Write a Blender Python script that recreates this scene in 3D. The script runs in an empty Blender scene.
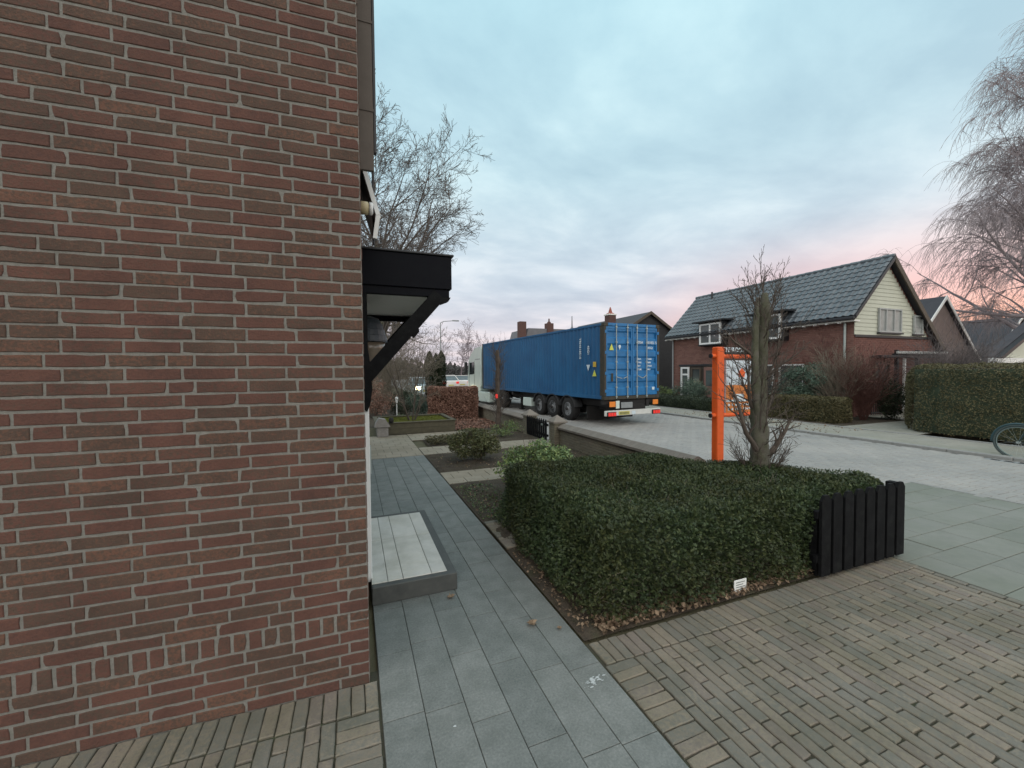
import bpy, math, random
import numpy as np
from mathutils import Vector
PI = math.pi
R = math.radians
sc = bpy.context.scene
rng = np.random.default_rng(7)
random.seed(7)

# ------------------------------------------------------------------ camera
cam_d = bpy.data.cameras.new('camera')
cam = bpy.data.objects.new('camera', cam_d)
sc.collection.objects.link(cam)
sc.camera = cam
cam_d.sensor_width = 36.0
cam_d.lens = 36.0 * 408 / 1024
cam_d.clip_start = 0.05
cam_d.clip_end = 2000
_y, _p, _r = R(21.2), R(-1.8), R(.5)
fw0 = Vector((math.sin(_y), math.cos(_y), 0)); r0 = Vector((math.cos(_y), -math.sin(_y), 0)); u0 = Vector((0, 0, 1))
fw = fw0 * math.cos(_p) + u0 * math.sin(_p); u1 = u0 * math.cos(_p) - fw0 * math.sin(_p)
rt = r0 * math.cos(_r) - u1 * math.sin(_r); up = r0 * math.sin(_r) + u1 * math.cos(_r)
from mathutils import Matrix
cam.matrix_world = Matrix(((rt.x, up.x, -fw.x, 0), (rt.y, up.y, -fw.y, 0), (rt.z, up.z, -fw.z, 1.9), (0, 0, 0, 1)))

# ------------------------------------------------------------------ world: overcast dusk sky, pink low in the east
W = bpy.data.worlds.new('World'); sc.world = W; W.use_nodes = True
nt = W.node_tree; N = nt.nodes; L = nt.links; N.clear()
def nd(t, **k):
    n = N.new(t)
    for a, b in k.items(): setattr(n, a, b)
    return n
SUN_EL, SUN_AZ = 12.0, 84.0
out = nd('ShaderNodeOutputWorld'); mix = nd('ShaderNodeMixShader')
bg1 = nd('ShaderNodeBackground'); bg2 = nd('ShaderNodeBackground')
sky = nd('ShaderNodeTexSky'); sky.sky_type = 'NISHITA'; sky.sun_disc = False
sky.sun_elevation = R(SUN_EL); sky.sun_rotation = R(SUN_AZ)
bg1.inputs[1].default_value = 0.08
L.new(sky.outputs[0], bg1.inputs[0])
tc = nd('ShaderNodeTexCoord'); sp = nd('ShaderNodeSeparateXYZ'); L.new(tc.outputs['Generated'], sp.inputs[0])
def mth(op, a, b=None, c=None):
    n = nd('ShaderNodeMath', operation=op)
    for i, v in enumerate((a, b, c)):
        if v is None: continue
        if isinstance(v, (int, float)): n.inputs[i].default_value = v
        else: L.new(v, n.inputs[i])
    return n.outputs[0]
def ramp(fac, stops):
    n = nd('ShaderNodeValToRGB'); e = n.color_ramp.elements
    while len(e) < len(stops): e.new(0.5)
    for i, (p, c) in enumerate(stops): e[i].position = p; e[i].color = (*c, 1)
    L.new(fac, n.inputs[0]); return n.outputs[0]
def mixc(f, a, b, bt='MIX'):
    n = nd('ShaderNodeMix', data_type='RGBA', blend_type=bt)
    for s, v in ((0, f), (6, a), (7, b)):
        if isinstance(v, (int, float)): n.inputs[s].default_value = v
        elif isinstance(v, tuple): n.inputs[s].default_value = (*v, 1)
        else: L.new(v, n.inputs[s])
    return n.outputs[2]
base = ramp(sp.outputs[2], [(0.0, (.80, .70, .74)), (.08, (.78, .73, .78)), (.19, (.68, .75, .83)), (.42, (.57, .77, .85)), (.72, (.53, .82, .91)), (1.0, (1.05, 1.18, 1.22))])  # zenith stop above the frame raised for more light from overhead
# cloud sheets, stretched towards the horizon as on a flat layer
zz = mth('ADD', mth('MAXIMUM', sp.outputs[2], 0.0), 0.16)
cx = mth('DIVIDE', sp.outputs[0], zz); cy = mth('DIVIDE', sp.outputs[1], zz)
cb = nd('ShaderNodeCombineXYZ'); L.new(cx, cb.inputs[0]); L.new(cy, cb.inputs[1])
mp = nd('ShaderNodeMapping'); L.new(cb.outputs[0], mp.inputs[0]); mp.inputs['Rotation'].default_value = (0, 0, R(35)); mp.inputs['Scale'].default_value = (1.15, 1.5, 1)
no = nd('ShaderNodeTexNoise'); no.inputs['Scale'].default_value = 1.1; no.inputs['Detail'].default_value = 9; no.inputs['Roughness'].default_value = .56; no.inputs['Distortion'].default_value = .25
L.new(mp.outputs[0], no.inputs['Vector'])
cl = ramp(no.outputs[0], [(.36, (.80, .83, .87)), (.50, (.96, .965, .975)), (.64, (1.20, 1.14, 1.10))])
base = mixc(1.0, base, cl, 'MULTIPLY')
# pink and orange glow low on the right
az = R(85)
dt = mth('ADD', mth('MULTIPLY', sp.outputs[0], math.sin(az)), mth('MULTIPLY', sp.outputs[1], math.cos(az)))
mr = nd('ShaderNodeMapRange', interpolation_type='SMOOTHERSTEP'); L.new(dt, mr.inputs[0]); mr.inputs[1].default_value = .55; mr.inputs[2].default_value = 1.0
lowz = nd('ShaderNodeMapRange', interpolation_type='SMOOTHERSTEP'); L.new(sp.outputs[2], lowz.inputs[0]); lowz.inputs[1].default_value = .34; lowz.inputs[2].default_value = .06
pk = mth('MULTIPLY', mr.outputs[0], lowz.outputs[0])
base = mixc(mth('MULTIPLY', pk, .90), base, (.98, .54, .50))
lz2 = nd('ShaderNodeMapRange', interpolation_type='SMOOTHERSTEP'); L.new(sp.outputs[2], lz2.inputs[0]); lz2.inputs[1].default_value = .16; lz2.inputs[2].default_value = .02
base = mixc(mth('MULTIPLY', mth('MULTIPLY', mr.outputs[0], lz2.outputs[0]), .90), base, (1.08, .48, .32))
# the quarter of the sky behind the camera is pale overcast, brightened to add light from out of view
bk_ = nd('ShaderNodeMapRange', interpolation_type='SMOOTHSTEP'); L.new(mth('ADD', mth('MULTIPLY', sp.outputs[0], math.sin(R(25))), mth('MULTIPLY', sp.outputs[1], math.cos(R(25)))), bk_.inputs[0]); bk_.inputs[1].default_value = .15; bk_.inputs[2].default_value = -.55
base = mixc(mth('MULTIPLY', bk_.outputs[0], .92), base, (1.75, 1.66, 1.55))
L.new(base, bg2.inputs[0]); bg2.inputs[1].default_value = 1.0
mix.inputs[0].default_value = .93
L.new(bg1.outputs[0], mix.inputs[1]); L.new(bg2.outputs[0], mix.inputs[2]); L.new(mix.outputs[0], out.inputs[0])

sd = bpy.data.lights.new('sun', 'SUN'); sd.energy = .5; sd.angle = R(40); sd.color = (1, .86, .78)
sun = bpy.data.objects.new('sun', sd); sc.collection.objects.link(sun)
sdir = Vector((math.sin(R(SUN_AZ)) * math.cos(R(35)), math.cos(R(SUN_AZ)) * math.cos(R(35)), math.sin(R(35))))
sdir = Vector((math.sin(R(SUN_AZ)) * math.cos(R(SUN_EL)), math.cos(R(SUN_AZ)) * math.cos(R(SUN_EL)), math.sin(R(SUN_EL))))
sun.rotation_euler = sdir.to_track_quat('Z', 'Y').to_euler()

sc.view_settings.view_transform = 'Standard'; sc.view_settings.look = 'None'
sc.view_settings.exposure = 0.1; sc.view_settings.gamma = 1; sc.view_settings.use_curve_mapping = False
sc.render.engine = 'CYCLES'
sc.cycles.max_bounces = 6

# ------------------------------------------------------------------ materials
MATS = {}
def mat(name, cols, rough=.8, scale=6, bump=.0, bscale=40, island=0.0, metal=0, noise=.35, coat=0, spec=.5, emit=None, detail=5, coord='Object', patches=None):
    """cols: list of linear colours; island = share of the variation that comes per loose piece, rest from noise"""
    m = bpy.data.materials.new(name); m.use_nodes = True; MATS[name] = m
    t = m.node_tree; n = t.nodes; l = t.links
    b = n['Principled BSDF']; b.inputs['Roughness'].default_value = rough; b.inputs['Metallic'].default_value = metal
    b.inputs['Specular IOR Level'].default_value = spec
    b.inputs['Coat Weight'].default_value = coat
    tcn = n.new('ShaderNodeTexCoord')
    src = tcn.outputs[coord]
    ns = n.new('ShaderNodeTexNoise'); ns.inputs['Scale'].default_value = scale; ns.inputs['Detail'].default_value = detail; ns.inputs['Roughness'].default_value = .6
    l.new(src, ns.inputs['Vector'])
    if len(cols) > 1:
        rp = n.new('ShaderNodeValToRGB'); e = rp.color_ramp.elements
        while len(e) < len(cols): e.new(.5)
        for i, c in enumerate(cols): e[i].position = .0 + i / (len(cols) - 1); e[i].color = (*c, 1)
        mrn = n.new('ShaderNodeMapRange'); l.new(ns.outputs[0], mrn.inputs[0]); mrn.inputs[1].default_value = .5 - noise / 1.2; mrn.inputs[2].default_value = .5 + noise / 1.2
        if noise == 0: mrn.inputs[1].default_value = 0; mrn.inputs[2].default_value = 1
        if island > 0:
            g = n.new('ShaderNodeNewGeometry')
            mx = n.new('ShaderNodeMix'); mx.data_type = 'FLOAT'; mx.inputs[0].default_value = island
            l.new(mrn.outputs[0], mx.inputs[2]); l.new(g.outputs['Random Per Island'], mx.inputs[3])
            l.new(mx.outputs[0], rp.inputs[0])
        else: l.new(mrn.outputs[0], rp.inputs[0])
        col = rp.outputs[0]
        if patches:   # broad dirt: (scale, dark multiplier, position)
            n2 = n.new('ShaderNodeTexNoise'); n2.inputs['Scale'].default_value = patches[0]; n2.inputs['Detail'].default_value = 6; n2.inputs['Roughness'].default_value = .65; l.new(src, n2.inputs['Vector'])
            r2 = n.new('ShaderNodeValToRGB'); r2.color_ramp.elements[0].position = .36; r2.color_ramp.elements[1].position = .62
            r2.color_ramp.elements[0].color = (*patches[1], 1); r2.color_ramp.elements[1].color = (1.0, 1.0, 1.0, 1)
            l.new(n2.outputs[0], r2.inputs[0])
            m3 = n.new('ShaderNodeMix'); m3.data_type = 'RGBA'; m3.blend_type = 'MULTIPLY'; m3.inputs[0].default_value = 1
            l.new(col, m3.inputs[6]); l.new(r2.outputs[0], m3.inputs[7]); col = m3.outputs[2]
        l.new(col, b.inputs['Base Color'])
    else: b.inputs['Base Color'].default_value = (*cols[0], 1)
    if bump > 0:
        nb = n.new('ShaderNodeTexNoise'); nb.inputs['Scale'].default_value = bscale; nb.inputs['Detail'].default_value = 6; nb.inputs['Roughness'].default_value = .65; l.new(src, nb.inputs['Vector'])
        bp = n.new('ShaderNodeBump'); bp.inputs['Strength'].default_value = 1; bp.inputs['Distance'].default_value = bump
        l.new(nb.outputs[0], bp.inputs['Height']); l.new(bp.outputs[0], b.inputs['Normal'])
    if emit: b.inputs['Emission Color'].default_value = (*emit[0], 1); b.inputs['Emission Strength'].default_value = emit[1]
    return m
M = MATS
mat('house_brick', [(.048,.038,.036), (.100,.050,.040), (.130,.060,.045), (.088,.060,.045), (.165,.080,.054), (.070,.042,.038)], .92, 60, .006, 90, .45, noise=.42, detail=10, patches=(3.2, (.70,.72,.74)))
mat('mortar', [(.16,.16,.145), (.26,.255,.235)], .95, 40, .006, 120)
mat('klinker', [(.135,.127,.106), (.21,.185,.148), (.17,.168,.148), (.25,.218,.17), (.19,.166,.146), (.23,.206,.168)], .85, 40, .004, 90, .6, noise=.35, patches=(1.8, (.70,.73,.68)))
mat('joint_soil', [(.035,.035,.025), (.06,.058,.04), (.05,.065,.03)], 1, 12, .006, 80)
mat('bluestone', [(.10,.116,.114), (.17,.19,.185), (.22,.238,.23), (.30,.31,.295)], .72, 75, .004, 150, .28, noise=.30, detail=9, patches=(5, (.74,.76,.75)))
mat('spill', [(.40,.44,.45), (.6,.64,.65)], .7, 30)
mat('joint_grey', [(.05,.055,.05), (.075,.08,.07)], 1, 20)
mat('paver_light', [(.27,.265,.255), (.36,.35,.33), (.33,.325,.315), (.42,.405,.38)], .75, 12, .002, 60, .6, patches=(.45, (.80,.82,.83)))
mat('slab', [(.165,.178,.162), (.215,.225,.202), (.19,.202,.187)], .75, 8, .002, 70, .5, patches=(.9, (.82,.86,.80)))
mat('joint_sand', [(.14,.145,.14), (.21,.21,.20)], 1, 20)
mat('kerb', [(.22,.23,.225), (.32,.32,.31)], .85, 12, .002, 60)
mat('walk_tile', [(.26,.265,.24), (.34,.33,.29), (.30,.31,.29)], .85, 12, .002, 60, .5, patches=(.6, (.78,.80,.76)))
mat('asphalt', [(.06,.06,.062), (.09,.09,.09)], .9, 30, .003, 120)
mat('sand_tile', [(.25,.22,.175), (.33,.295,.235), (.29,.265,.22)], .85, 10, .002, 60, .5, patches=(1.2, (.76,.76,.72)))
mat('soil', [(.035,.028,.02), (.07,.055,.04), (.05,.055,.025)], 1, 6, .03, 25)
mat('earth', [(.07,.075,.04), (.11,.10,.06), (.06,.08,.03)], 1, 1.2, .03, 8)
mat('moss', [(.10,.13,.02), (.17,.19,.035), (.12,.11,.05)], 1, 6, .02, 40)
mat('black_wood', [(.003,.0035,.005), (.007,.0075,.009), (.016,.018,.018)], .75, 14, .002, 60, spec=.15, noise=.4, patches=(6, (.6,.6,.6)))
mat('black_paint', [(.004,.0045,.008), (.006,.007,.010)], .6, 8, .0005, 40, spec=.1)
mat('white_tile', [(.46,.47,.45), (.58,.58,.55), (.66,.65,.60)], .6, 7, .0015, 90, .35, patches=(4, (.80,.80,.76)))
mat('dark_stone', [(.05,.055,.055), (.09,.095,.09)], .6, 12, .001, 80)
mat('white_paint', [(.72,.75,.76), (.80,.81,.80)], .45, 8)
mat('panel_white', [(.72,.72,.68), (.80,.79,.76)], .5, 3)
mat('brown_board', [(.085,.070,.058), (.12,.10,.085)], .7, 9, .001, 60)
mat('dark_trim', [(.012,.013,.016), (.022,.023,.027)], .5, 10)
mat('leaf_yew', [(.012,.024,.011), (.028,.052,.021), (.055,.09,.032), (.11,.135,.055)], .6, 4, 0, 1, .7, patches=(1.3, (.80,.62,.45)))
mat('leaf_box', [(.02,.045,.014), (.045,.085,.022), (.085,.14,.035), (.13,.17,.045)], .45, 4, 0, 1, .8)
mat('leaf_pale', [(.05,.10,.03), (.10,.17,.06), (.20,.28,.10), (.26,.32,.10)], .45, 4, 0, 1, .8)
mat('leaf_privet', [(.065,.062,.032), (.098,.092,.042), (.125,.112,.05), (.15,.125,.068)], .7, 3, 0, 1, .7, patches=(1.0, (.68,.68,.6)))
mat('leaf_beech', [(.10,.05,.036), (.20,.105,.075), (.36,.21,.155), (.16,.075,.055)], .7, 4, 0, 1, .85)
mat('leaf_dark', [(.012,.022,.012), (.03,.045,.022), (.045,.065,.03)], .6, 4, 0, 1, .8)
mat('leaf_teal', [(.035,.07,.05), (.08,.13,.095), (.13,.18,.13)], .6, 3, 0, 1, .8)
mat('leaf_red', [(.06,.028,.024), (.11,.05,.042), (.14,.075,.058)], .8, 4, 0, 1, .8)
mat('leaf_conifer', [(.008,.016,.006), (.02,.032,.010), (.035,.048,.015)], .7, 4, 0, 1, .8)
mat('dead_leaf', [(.09,.06,.038), (.17,.115,.072), (.27,.20,.135), (.13,.082,.052)], .8, 5, 0, 1, .9)
mat('bark', [(.07,.066,.055), (.13,.122,.105), (.10,.105,.072), (.18,.17,.15)], .95, 9, .006, 60, patches=(3, (.6,.62,.5)))
mat('twig', [(.07,.055,.045), (.11,.09,.075)], .9, 8)
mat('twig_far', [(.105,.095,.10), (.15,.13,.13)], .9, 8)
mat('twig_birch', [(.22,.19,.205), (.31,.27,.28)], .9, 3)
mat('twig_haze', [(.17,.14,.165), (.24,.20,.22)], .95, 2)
mat('container_blue', [(.008,.085,.21), (.010,.108,.26), (.013,.125,.29)], .5, 1.5, .002, 6, patches=(.7, (.80,.82,.86)))
mat('door_blue', [(.015,.15,.38), (.022,.19,.45)], .45, 2, .001, 8, patches=(3, (.75,.8,.8)))
mat('olive_steel', [(.022,.025,.02), (.045,.042,.032), (.075,.042,.025)], .7, 7, .002, 50)
mat('zinc', [(.30,.36,.36), (.42,.47,.46)], .4, 10, metal=.4)
mat('chassis', [(.008,.008,.009), (.02,.018,.017)], .7, 8)
mat('rubber', [(.012,.012,.013), (.022,.022,.022)], .85, 14)
mat('rim', [(.32,.34,.36), (.45,.46,.48)], .4, 10, metal=.5)
mat('cab_white', [(.58,.70,.66), (.66,.76,.72)], .35, 3, coat=.3)
mat('glass', [(.02,.03,.035)], .08, 5, spec=.9)
mat('window_glass', [(.035,.045,.05), (.09,.11,.11)], .08, .8, spec=.9)
mat('curtain', [(.35,.36,.36), (.5,.5,.5)], .8, 3)
mat('tail_red', [(.55,.02,.02)], .3, emit=((1,.08,.06), .35))
mat('marker_orange', [(.65,.20,.03)], .4, emit=((1,.3,.05), .12))
mat('plate_yellow', [(.55,.50,.12)], .5)
mat('mark_yellow', [(.62,.66,.10)], .5)
mat('mark_white', [(.62,.72,.78)], .6)
mat('mark_amber', [(.55,.38,.05)], .6)
mat('sign_orange', [(.62,.085,.010), (.78,.115,.014), (.70,.10,.012)], .55, 7)
mat('sign_blue', [(.34,.46,.58), (.62,.70,.76), (.40,.50,.60)], .5, 9)
mat('sign_brown', [(.50,.15,.03), (.62,.22,.05)], .5, 9)
mat('far_brick', [(.14,.055,.042), (.19,.075,.055), (.16,.07,.055)], .85, 5, .002, 40)
mat('far_brick_dark', [(.085,.045,.04), (.115,.06,.052)], .85, 5, .002, 40)
mat('far_brick_grey', [(.16,.125,.12), (.21,.165,.155)], .9, 3)
mat('roof_tile', [(.065,.078,.092), (.095,.112,.128), (.135,.152,.168)], .28, 6, .002, 40, .5)
mat('roof_dark', [(.035,.035,.045), (.055,.055,.065)], .7, 3, .004, 30)
mat('siding', [(.46,.48,.40), (.54,.56,.47)], .6, 3)
mat('beige_plastic', [(.50,.42,.25), (.6,.52,.33)], .5, 9)
mat('lamp_glass', [(.10,.08,.06), (.20,.16,.12)], .25, 7, spec=.8)
mat('slate_blue', [(.03,.042,.055), (.05,.065,.08)], .45, 9)
mat('stone_grey', [(.22,.21,.20), (.32,.31,.30)], .9, 14, .004, 60)
mat('wood_old', [(.07,.065,.045), (.12,.11,.075)], .9, 8, .003, 50)
mat('car_pale', [(.45,.58,.62), (.52,.64,.68)], .3, 3, coat=.5)
mat('car_white', [(.62,.60,.58), (.7,.68,.66)], .3, 3, coat=.5)
mat('car_red', [(.45,.05,.05)], .3, coat=.5)
mat('headlight', [(.9,.85,.6)], .2, emit=((1, .86, .5), 16))
mat('steel_grey', [(.22,.24,.25), (.3,.32,.33)], .5, 8)
mat('bike_frame', [(.02,.05,.06), (.03,.07,.08)], .35, 8)
mat('brown_verge', [(.065,.05,.038), (.10,.08,.06)], .7, 6)
mat('grey_frame', [(.30,.33,.33), (.38,.40,.40)], .5, 8)
mat('curtain_glass', [(.16,.18,.18), (.42,.44,.43)], .35, 2.2, spec=.4)
mat('porch_dark', [(.030,.026,.022), (.05,.04,.032)], .8, 4)
mat('black_boards', [(.022,.023,.026), (.035,.036,.04)], .8, 6)
mat('chimney_red', [(.28,.08,.06), (.33,.11,.08)], .8, 6)
mat('roof_slate_far', [(.13,.135,.15), (.18,.18,.20)], .8, 2)
mat('mudguard', [(.025,.027,.03), (.045,.047,.05)], .6, 8)
mat('bumper', [(.56,.58,.56), (.68,.69,.66)], .45, 8)
mat('mortar_dark', [(.09,.085,.07), (.13,.12,.10)], .95, 14)
mat('wall_brick', [(.17,.15,.12), (.25,.22,.175), (.21,.19,.155), (.28,.25,.20)], .9, 12, .003, 60, .7, patches=(1.0, (.75,.8,.7)))
mat('coping', [(.16,.145,.125), (.21,.19,.165), (.18,.155,.135)], .85, 10, .003, 60, .7)
mat('leaf_olive', [(.05,.065,.025), (.085,.105,.04), (.13,.14,.055), (.10,.075,.04)], .6, 4, 0, 1, .8)
mat('leaf_olive', [(.05,.065,.025), (.085,.105,.04), (.13,.14,.055), (.10,.075,.04)], .6, 4, 0, 1, .8)
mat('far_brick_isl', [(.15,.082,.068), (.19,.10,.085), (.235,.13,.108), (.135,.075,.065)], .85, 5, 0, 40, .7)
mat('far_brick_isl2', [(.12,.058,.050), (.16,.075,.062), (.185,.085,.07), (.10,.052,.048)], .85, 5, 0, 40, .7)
mat('twig_oak', [(.085,.072,.065), (.13,.112,.10)], .9, 8)
mat('twig_pale', [(.15,.13,.10), (.22,.19,.15)], .9, 4)
mat('twig_red', [(.09,.04,.034), (.14,.065,.052)], .8, 4)
mat('far_wood', [(.055,.06,.055), (.10,.09,.095)], .95, .6)
mat('car_glass', [(.05,.08,.09), (.09,.12,.13)], .1, 3, spec=.9)
mat('bike_tyre', [(.04,.06,.062), (.06,.085,.085)], .7, 8)
mat('bike_rim', [(.16,.22,.22), (.22,.28,.28)], .4, 8, metal=.6)
mat('twig_brown_core', [(.05,.022,.014), (.08,.035,.022)], 1, 6)
mat('text_dark', [(.08,.10,.10)], .7)

# ------------------------------------------------------------------ mesh helpers
COL = sc.collection
def wloc(o):
    v = Vector((0, 0, 0))
    while o is not None: v = v + o.location; o = o.parent
    return v
def link(name, me, m, parent=None, world=True):
    o = bpy.data.objects.new(name, me); COL.objects.link(o)
    if m: me.materials.append(M[m] if isinstance(m, str) else m)
    if parent:
        o.parent = parent
        if world:
            off = wloc(parent)
            if off.length > 0:
                n = len(me.vertices); a = np.empty(n * 3, np.float32); me.vertices.foreach_get('co', a)
                a = a.reshape(-1, 3) - np.array(off, np.float32); me.vertices.foreach_set('co', a.ravel())
    return o
def np_mesh(name, V, F, m, parent=None, world=True, smooth=False):
    """V (n,3) floats; F (k,s) ints all faces the same size"""
    me = bpy.data.meshes.new(name)
    V = np.ascontiguousarray(V, np.float32); F = np.ascontiguousarray(F, np.int32)
    me.vertices.add(len(V)); me.vertices.foreach_set('co', V.ravel())
    s = F.shape[1]; me.loops.add(F.size); me.loops.foreach_set('vertex_index', F.ravel())
    me.polygons.add(len(F)); me.polygons.foreach_set('loop_start', np.arange(0, F.size, s, dtype=np.int32))
    me.polygons.foreach_set('loop_total', np.full(len(F), s, np.int32))
    me.polygons.foreach_set('use_smooth', np.full(len(F), bool(smooth)))
    me.update(calc_edges=True); me.validate()
    return link(name, me, m, parent, world)
class MB:
    def __init__(s): s.v = []; s.f = []
    def add(s, vs, fs):
        b = len(s.v); s.v += [tuple(v) for v in vs]; s.f += [tuple(b + i for i in f) for f in fs]; return s
    def box(s, x0, x1, y0, y1, z0, z1, bv=0.0):
        if bv <= 0:
            s.add([(x0,y0,z0),(x1,y0,z0),(x1,y1,z0),(x0,y1,z0),(x0,y0,z1),(x1,y0,z1),(x1,y1,z1),(x0,y1,z1)],
                  [(0,3,2,1),(4,5,6,7),(0,1,5,4),(1,2,6,5),(2,3,7,6),(3,0,4,7)]); return s
        # bevelled box: octagon rings
        b = min(bv, (x1-x0)/2.2, (y1-y0)/2.2, (z1-z0)/2.2)
        def ring(d, z): return [(x0+b+d*-b if 0 else x0+d+b, y0+d, z),(x1-d-b, y0+d, z),(x1-d, y0+d+b, z),(x1-d, y1-d-b, z),(x1-d-b, y1-d, z),(x0+d+b, y1-d, z),(x0+d, y1-d-b, z),(x0+d, y0+d+b, z)]
        vs = ring(b, z0) + ring(0, z0+b) + ring(0, z1-b) + ring(b, z1)
        fs = [tuple(range(7, -1, -1)), tuple(range(24, 32))]
        for k in range(3):
            for i in range(8): j = (i+1) % 8; fs.append((k*8+i, k*8+j, k*8+8+j, k*8+8+i))
        s.add(vs, fs); return s
    def prism(s, pts, a, b, axis='y'):
        """polygon pts (2D) extruded from a to b along an axis"""
        n = len(pts)
        def P(p, t): return (p[0], t, p[1]) if axis == 'y' else ((t, p[0], p[1]) if axis == 'x' else (p[0], p[1], t))
        vs = [P(p, a) for p in pts] + [P(p, b) for p in pts]
        s.add(vs, [tuple(range(n)), tuple(range(2*n-1, n-1, -1))] + [(i, i+n, (i+1) % n + n, (i+1) % n) for i in range(n)]); return s
    def bar(s, p, q, w, h=None, upv=(0, 0, 1)):
        h = h or w; p = Vector(p); q = Vector(q); d = (q - p).normalized(); u = Vector(upv)
        if abs(d.dot(u)) > .98: u = Vector((1, 0, 0))
        a = d.cross(u).normalized() * w / 2; b = a.cross(d).normalized() * h / 2
        vs = [p-a-b, p+a-b, p+a+b, p-a+b, q-a-b, q+a-b, q+a+b, q-a+b]
        s.add(vs, [(0,3,2,1),(4,5,6,7),(0,1,5,4),(1,2,6,5),(2,3,7,6),(3,0,4,7)]); return s
    def tube(s, pts, rs, n=8, cap=True):
        pts = [Vector(p) for p in pts]
        if not isinstance(rs, (list, tuple)): rs = [rs] * len(pts)
        base = len(s.v); pa = None
        for i, p in enumerate(pts):
            d = (pts[min(i+1, len(pts)-1)] - pts[max(i-1, 0)]).normalized()
            if pa is None:
                u = Vector((0, 0, 1)) if abs(d.z) < .9 else Vector((1, 0, 0)); a = d.cross(u).normalized()
            else: a = (pa - d * pa.dot(d)).normalized()
            pa = a; b = d.cross(a)
            for k in range(n): t = 2*PI*k/n; s.v.append(tuple(p + (a*math.cos(t) + b*math.sin(t)) * rs[i]))
        for i in range(len(pts)-1):
            for k in range(n): j = (k+1) % n; s.f.append((base+i*n+k, base+i*n+j, base+i*n+n+j, base+i*n+n+k))
        if cap: s.f.append(tuple(base+k for k in range(n-1, -1, -1))); e = base+(len(pts)-1)*n; s.f.append(tuple(e+k for k in range(n)))
        return s
    def lathe(s, prof, c, n=16, axis='z'):
        """prof list of (r, t) along the axis"""
        base = len(s.v)
        for r, t in prof:
            for k in range(n):
                a = 2*PI*k/n; x, y = r*math.cos(a), r*math.sin(a)
                s.v.append((c[0]+x, c[1]+y, c[2]+t) if axis == 'z' else ((c[0]+t, c[1]+x, c[2]+y) if axis == 'x' else (c[0]+x, c[1]+t, c[2]+y)))
        for i in range(len(prof)-1):
            for k in range(n): j = (k+1) % n; s.f.append((base+i*n+k, base+i*n+j, base+i*n+n+j, base+i*n+n+k))
        s.f.append(tuple(base+k for k in range(n-1, -1, -1))); e = base+(len(prof)-1)*n; s.f.append(tuple(e+k for k in range(n)))
        return s
    def build(s, name, m, parent=None, world=True, smooth=False):
        me = bpy.data.meshes.new(name); me.from_pydata(s.v, [], s.f)
        if smooth:
            me.polygons.foreach_set('use_smooth', np.ones(len(me.polygons), bool))
        me.update()
        o = link(name, me, m, parent, world)
        return o
def thing(name, label, cat, loc=(0, 0, 0), group=None, rz=0):
    o = bpy.data.objects.new(name, None); COL.objects.link(o); o.location = loc; o.rotation_euler = (0, 0, rz)
    o.empty_display_size = .1
    o['label'] = label; o['category'] = cat
    if group: o['group'] = group
    return o
def tag(o, label, cat, group=None, kind=None):
    o['label'] = label; o['category'] = cat
    if group: o['group'] = group
    if kind: o['kind'] = kind
    return o
def struct(o): o['kind'] = 'structure'; return o
def blocks(name, P, U, Vv, Wn, hu, hv, depth, bev, m, parent=None, jit=0.0, tilt=0.0):
    """many chamfered bricks as one mesh: P centres of the face (N,3) on the surface, U,V in-plane unit vectors, Wn outward; hu,hv half sizes (N,)"""
    P = np.asarray(P, float); n = len(P); U, Vv, Wn = (np.asarray(a, float) for a in (U, Vv, Wn))
    if U.ndim == 1: U = np.tile(U, (n, 1))
    if Vv.ndim == 1: Vv = np.tile(Vv, (n, 1))
    hu = np.broadcast_to(hu, (n,)).astype(float)[:, None]; hv = np.broadcast_to(hv, (n,)).astype(float)[:, None]
    cs = [(-1,-1),(1,-1),(1,1),(-1,1)]; out = []
    off = rng.normal(0, tilt, (n, 1)) if tilt else 0
    tu = rng.normal(0, tilt, (n, 1)) if tilt else 0
    for lay, (ins, dep) in enumerate([(0, -depth), (0, -bev), (bev, 0)]):
        for a, b in cs:
            q = P + U*(a*(hu-ins)) + Vv*(b*(hv-ins)) + Wn*(dep + (off + tu*a if lay else 0))
            if jit: q = q + U*rng.normal(0, jit, (n, 1)) + Vv*rng.normal(0, jit, (n, 1))
            out.append(q)
    V = np.stack(out, 1).reshape(-1, 3)
    f = []
    for k in (0, 4):
        for i in range(4): j = (i+1) % 4; f.append((k+i, k+j, k+4+j, k+4+i))
    f.append((8, 9, 10, 11))
    F = (np.array(f)[None] + (np.arange(n)*12)[:, None, None]).reshape(-1, 4)
    return np_mesh(name, V, F, m, parent)
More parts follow.
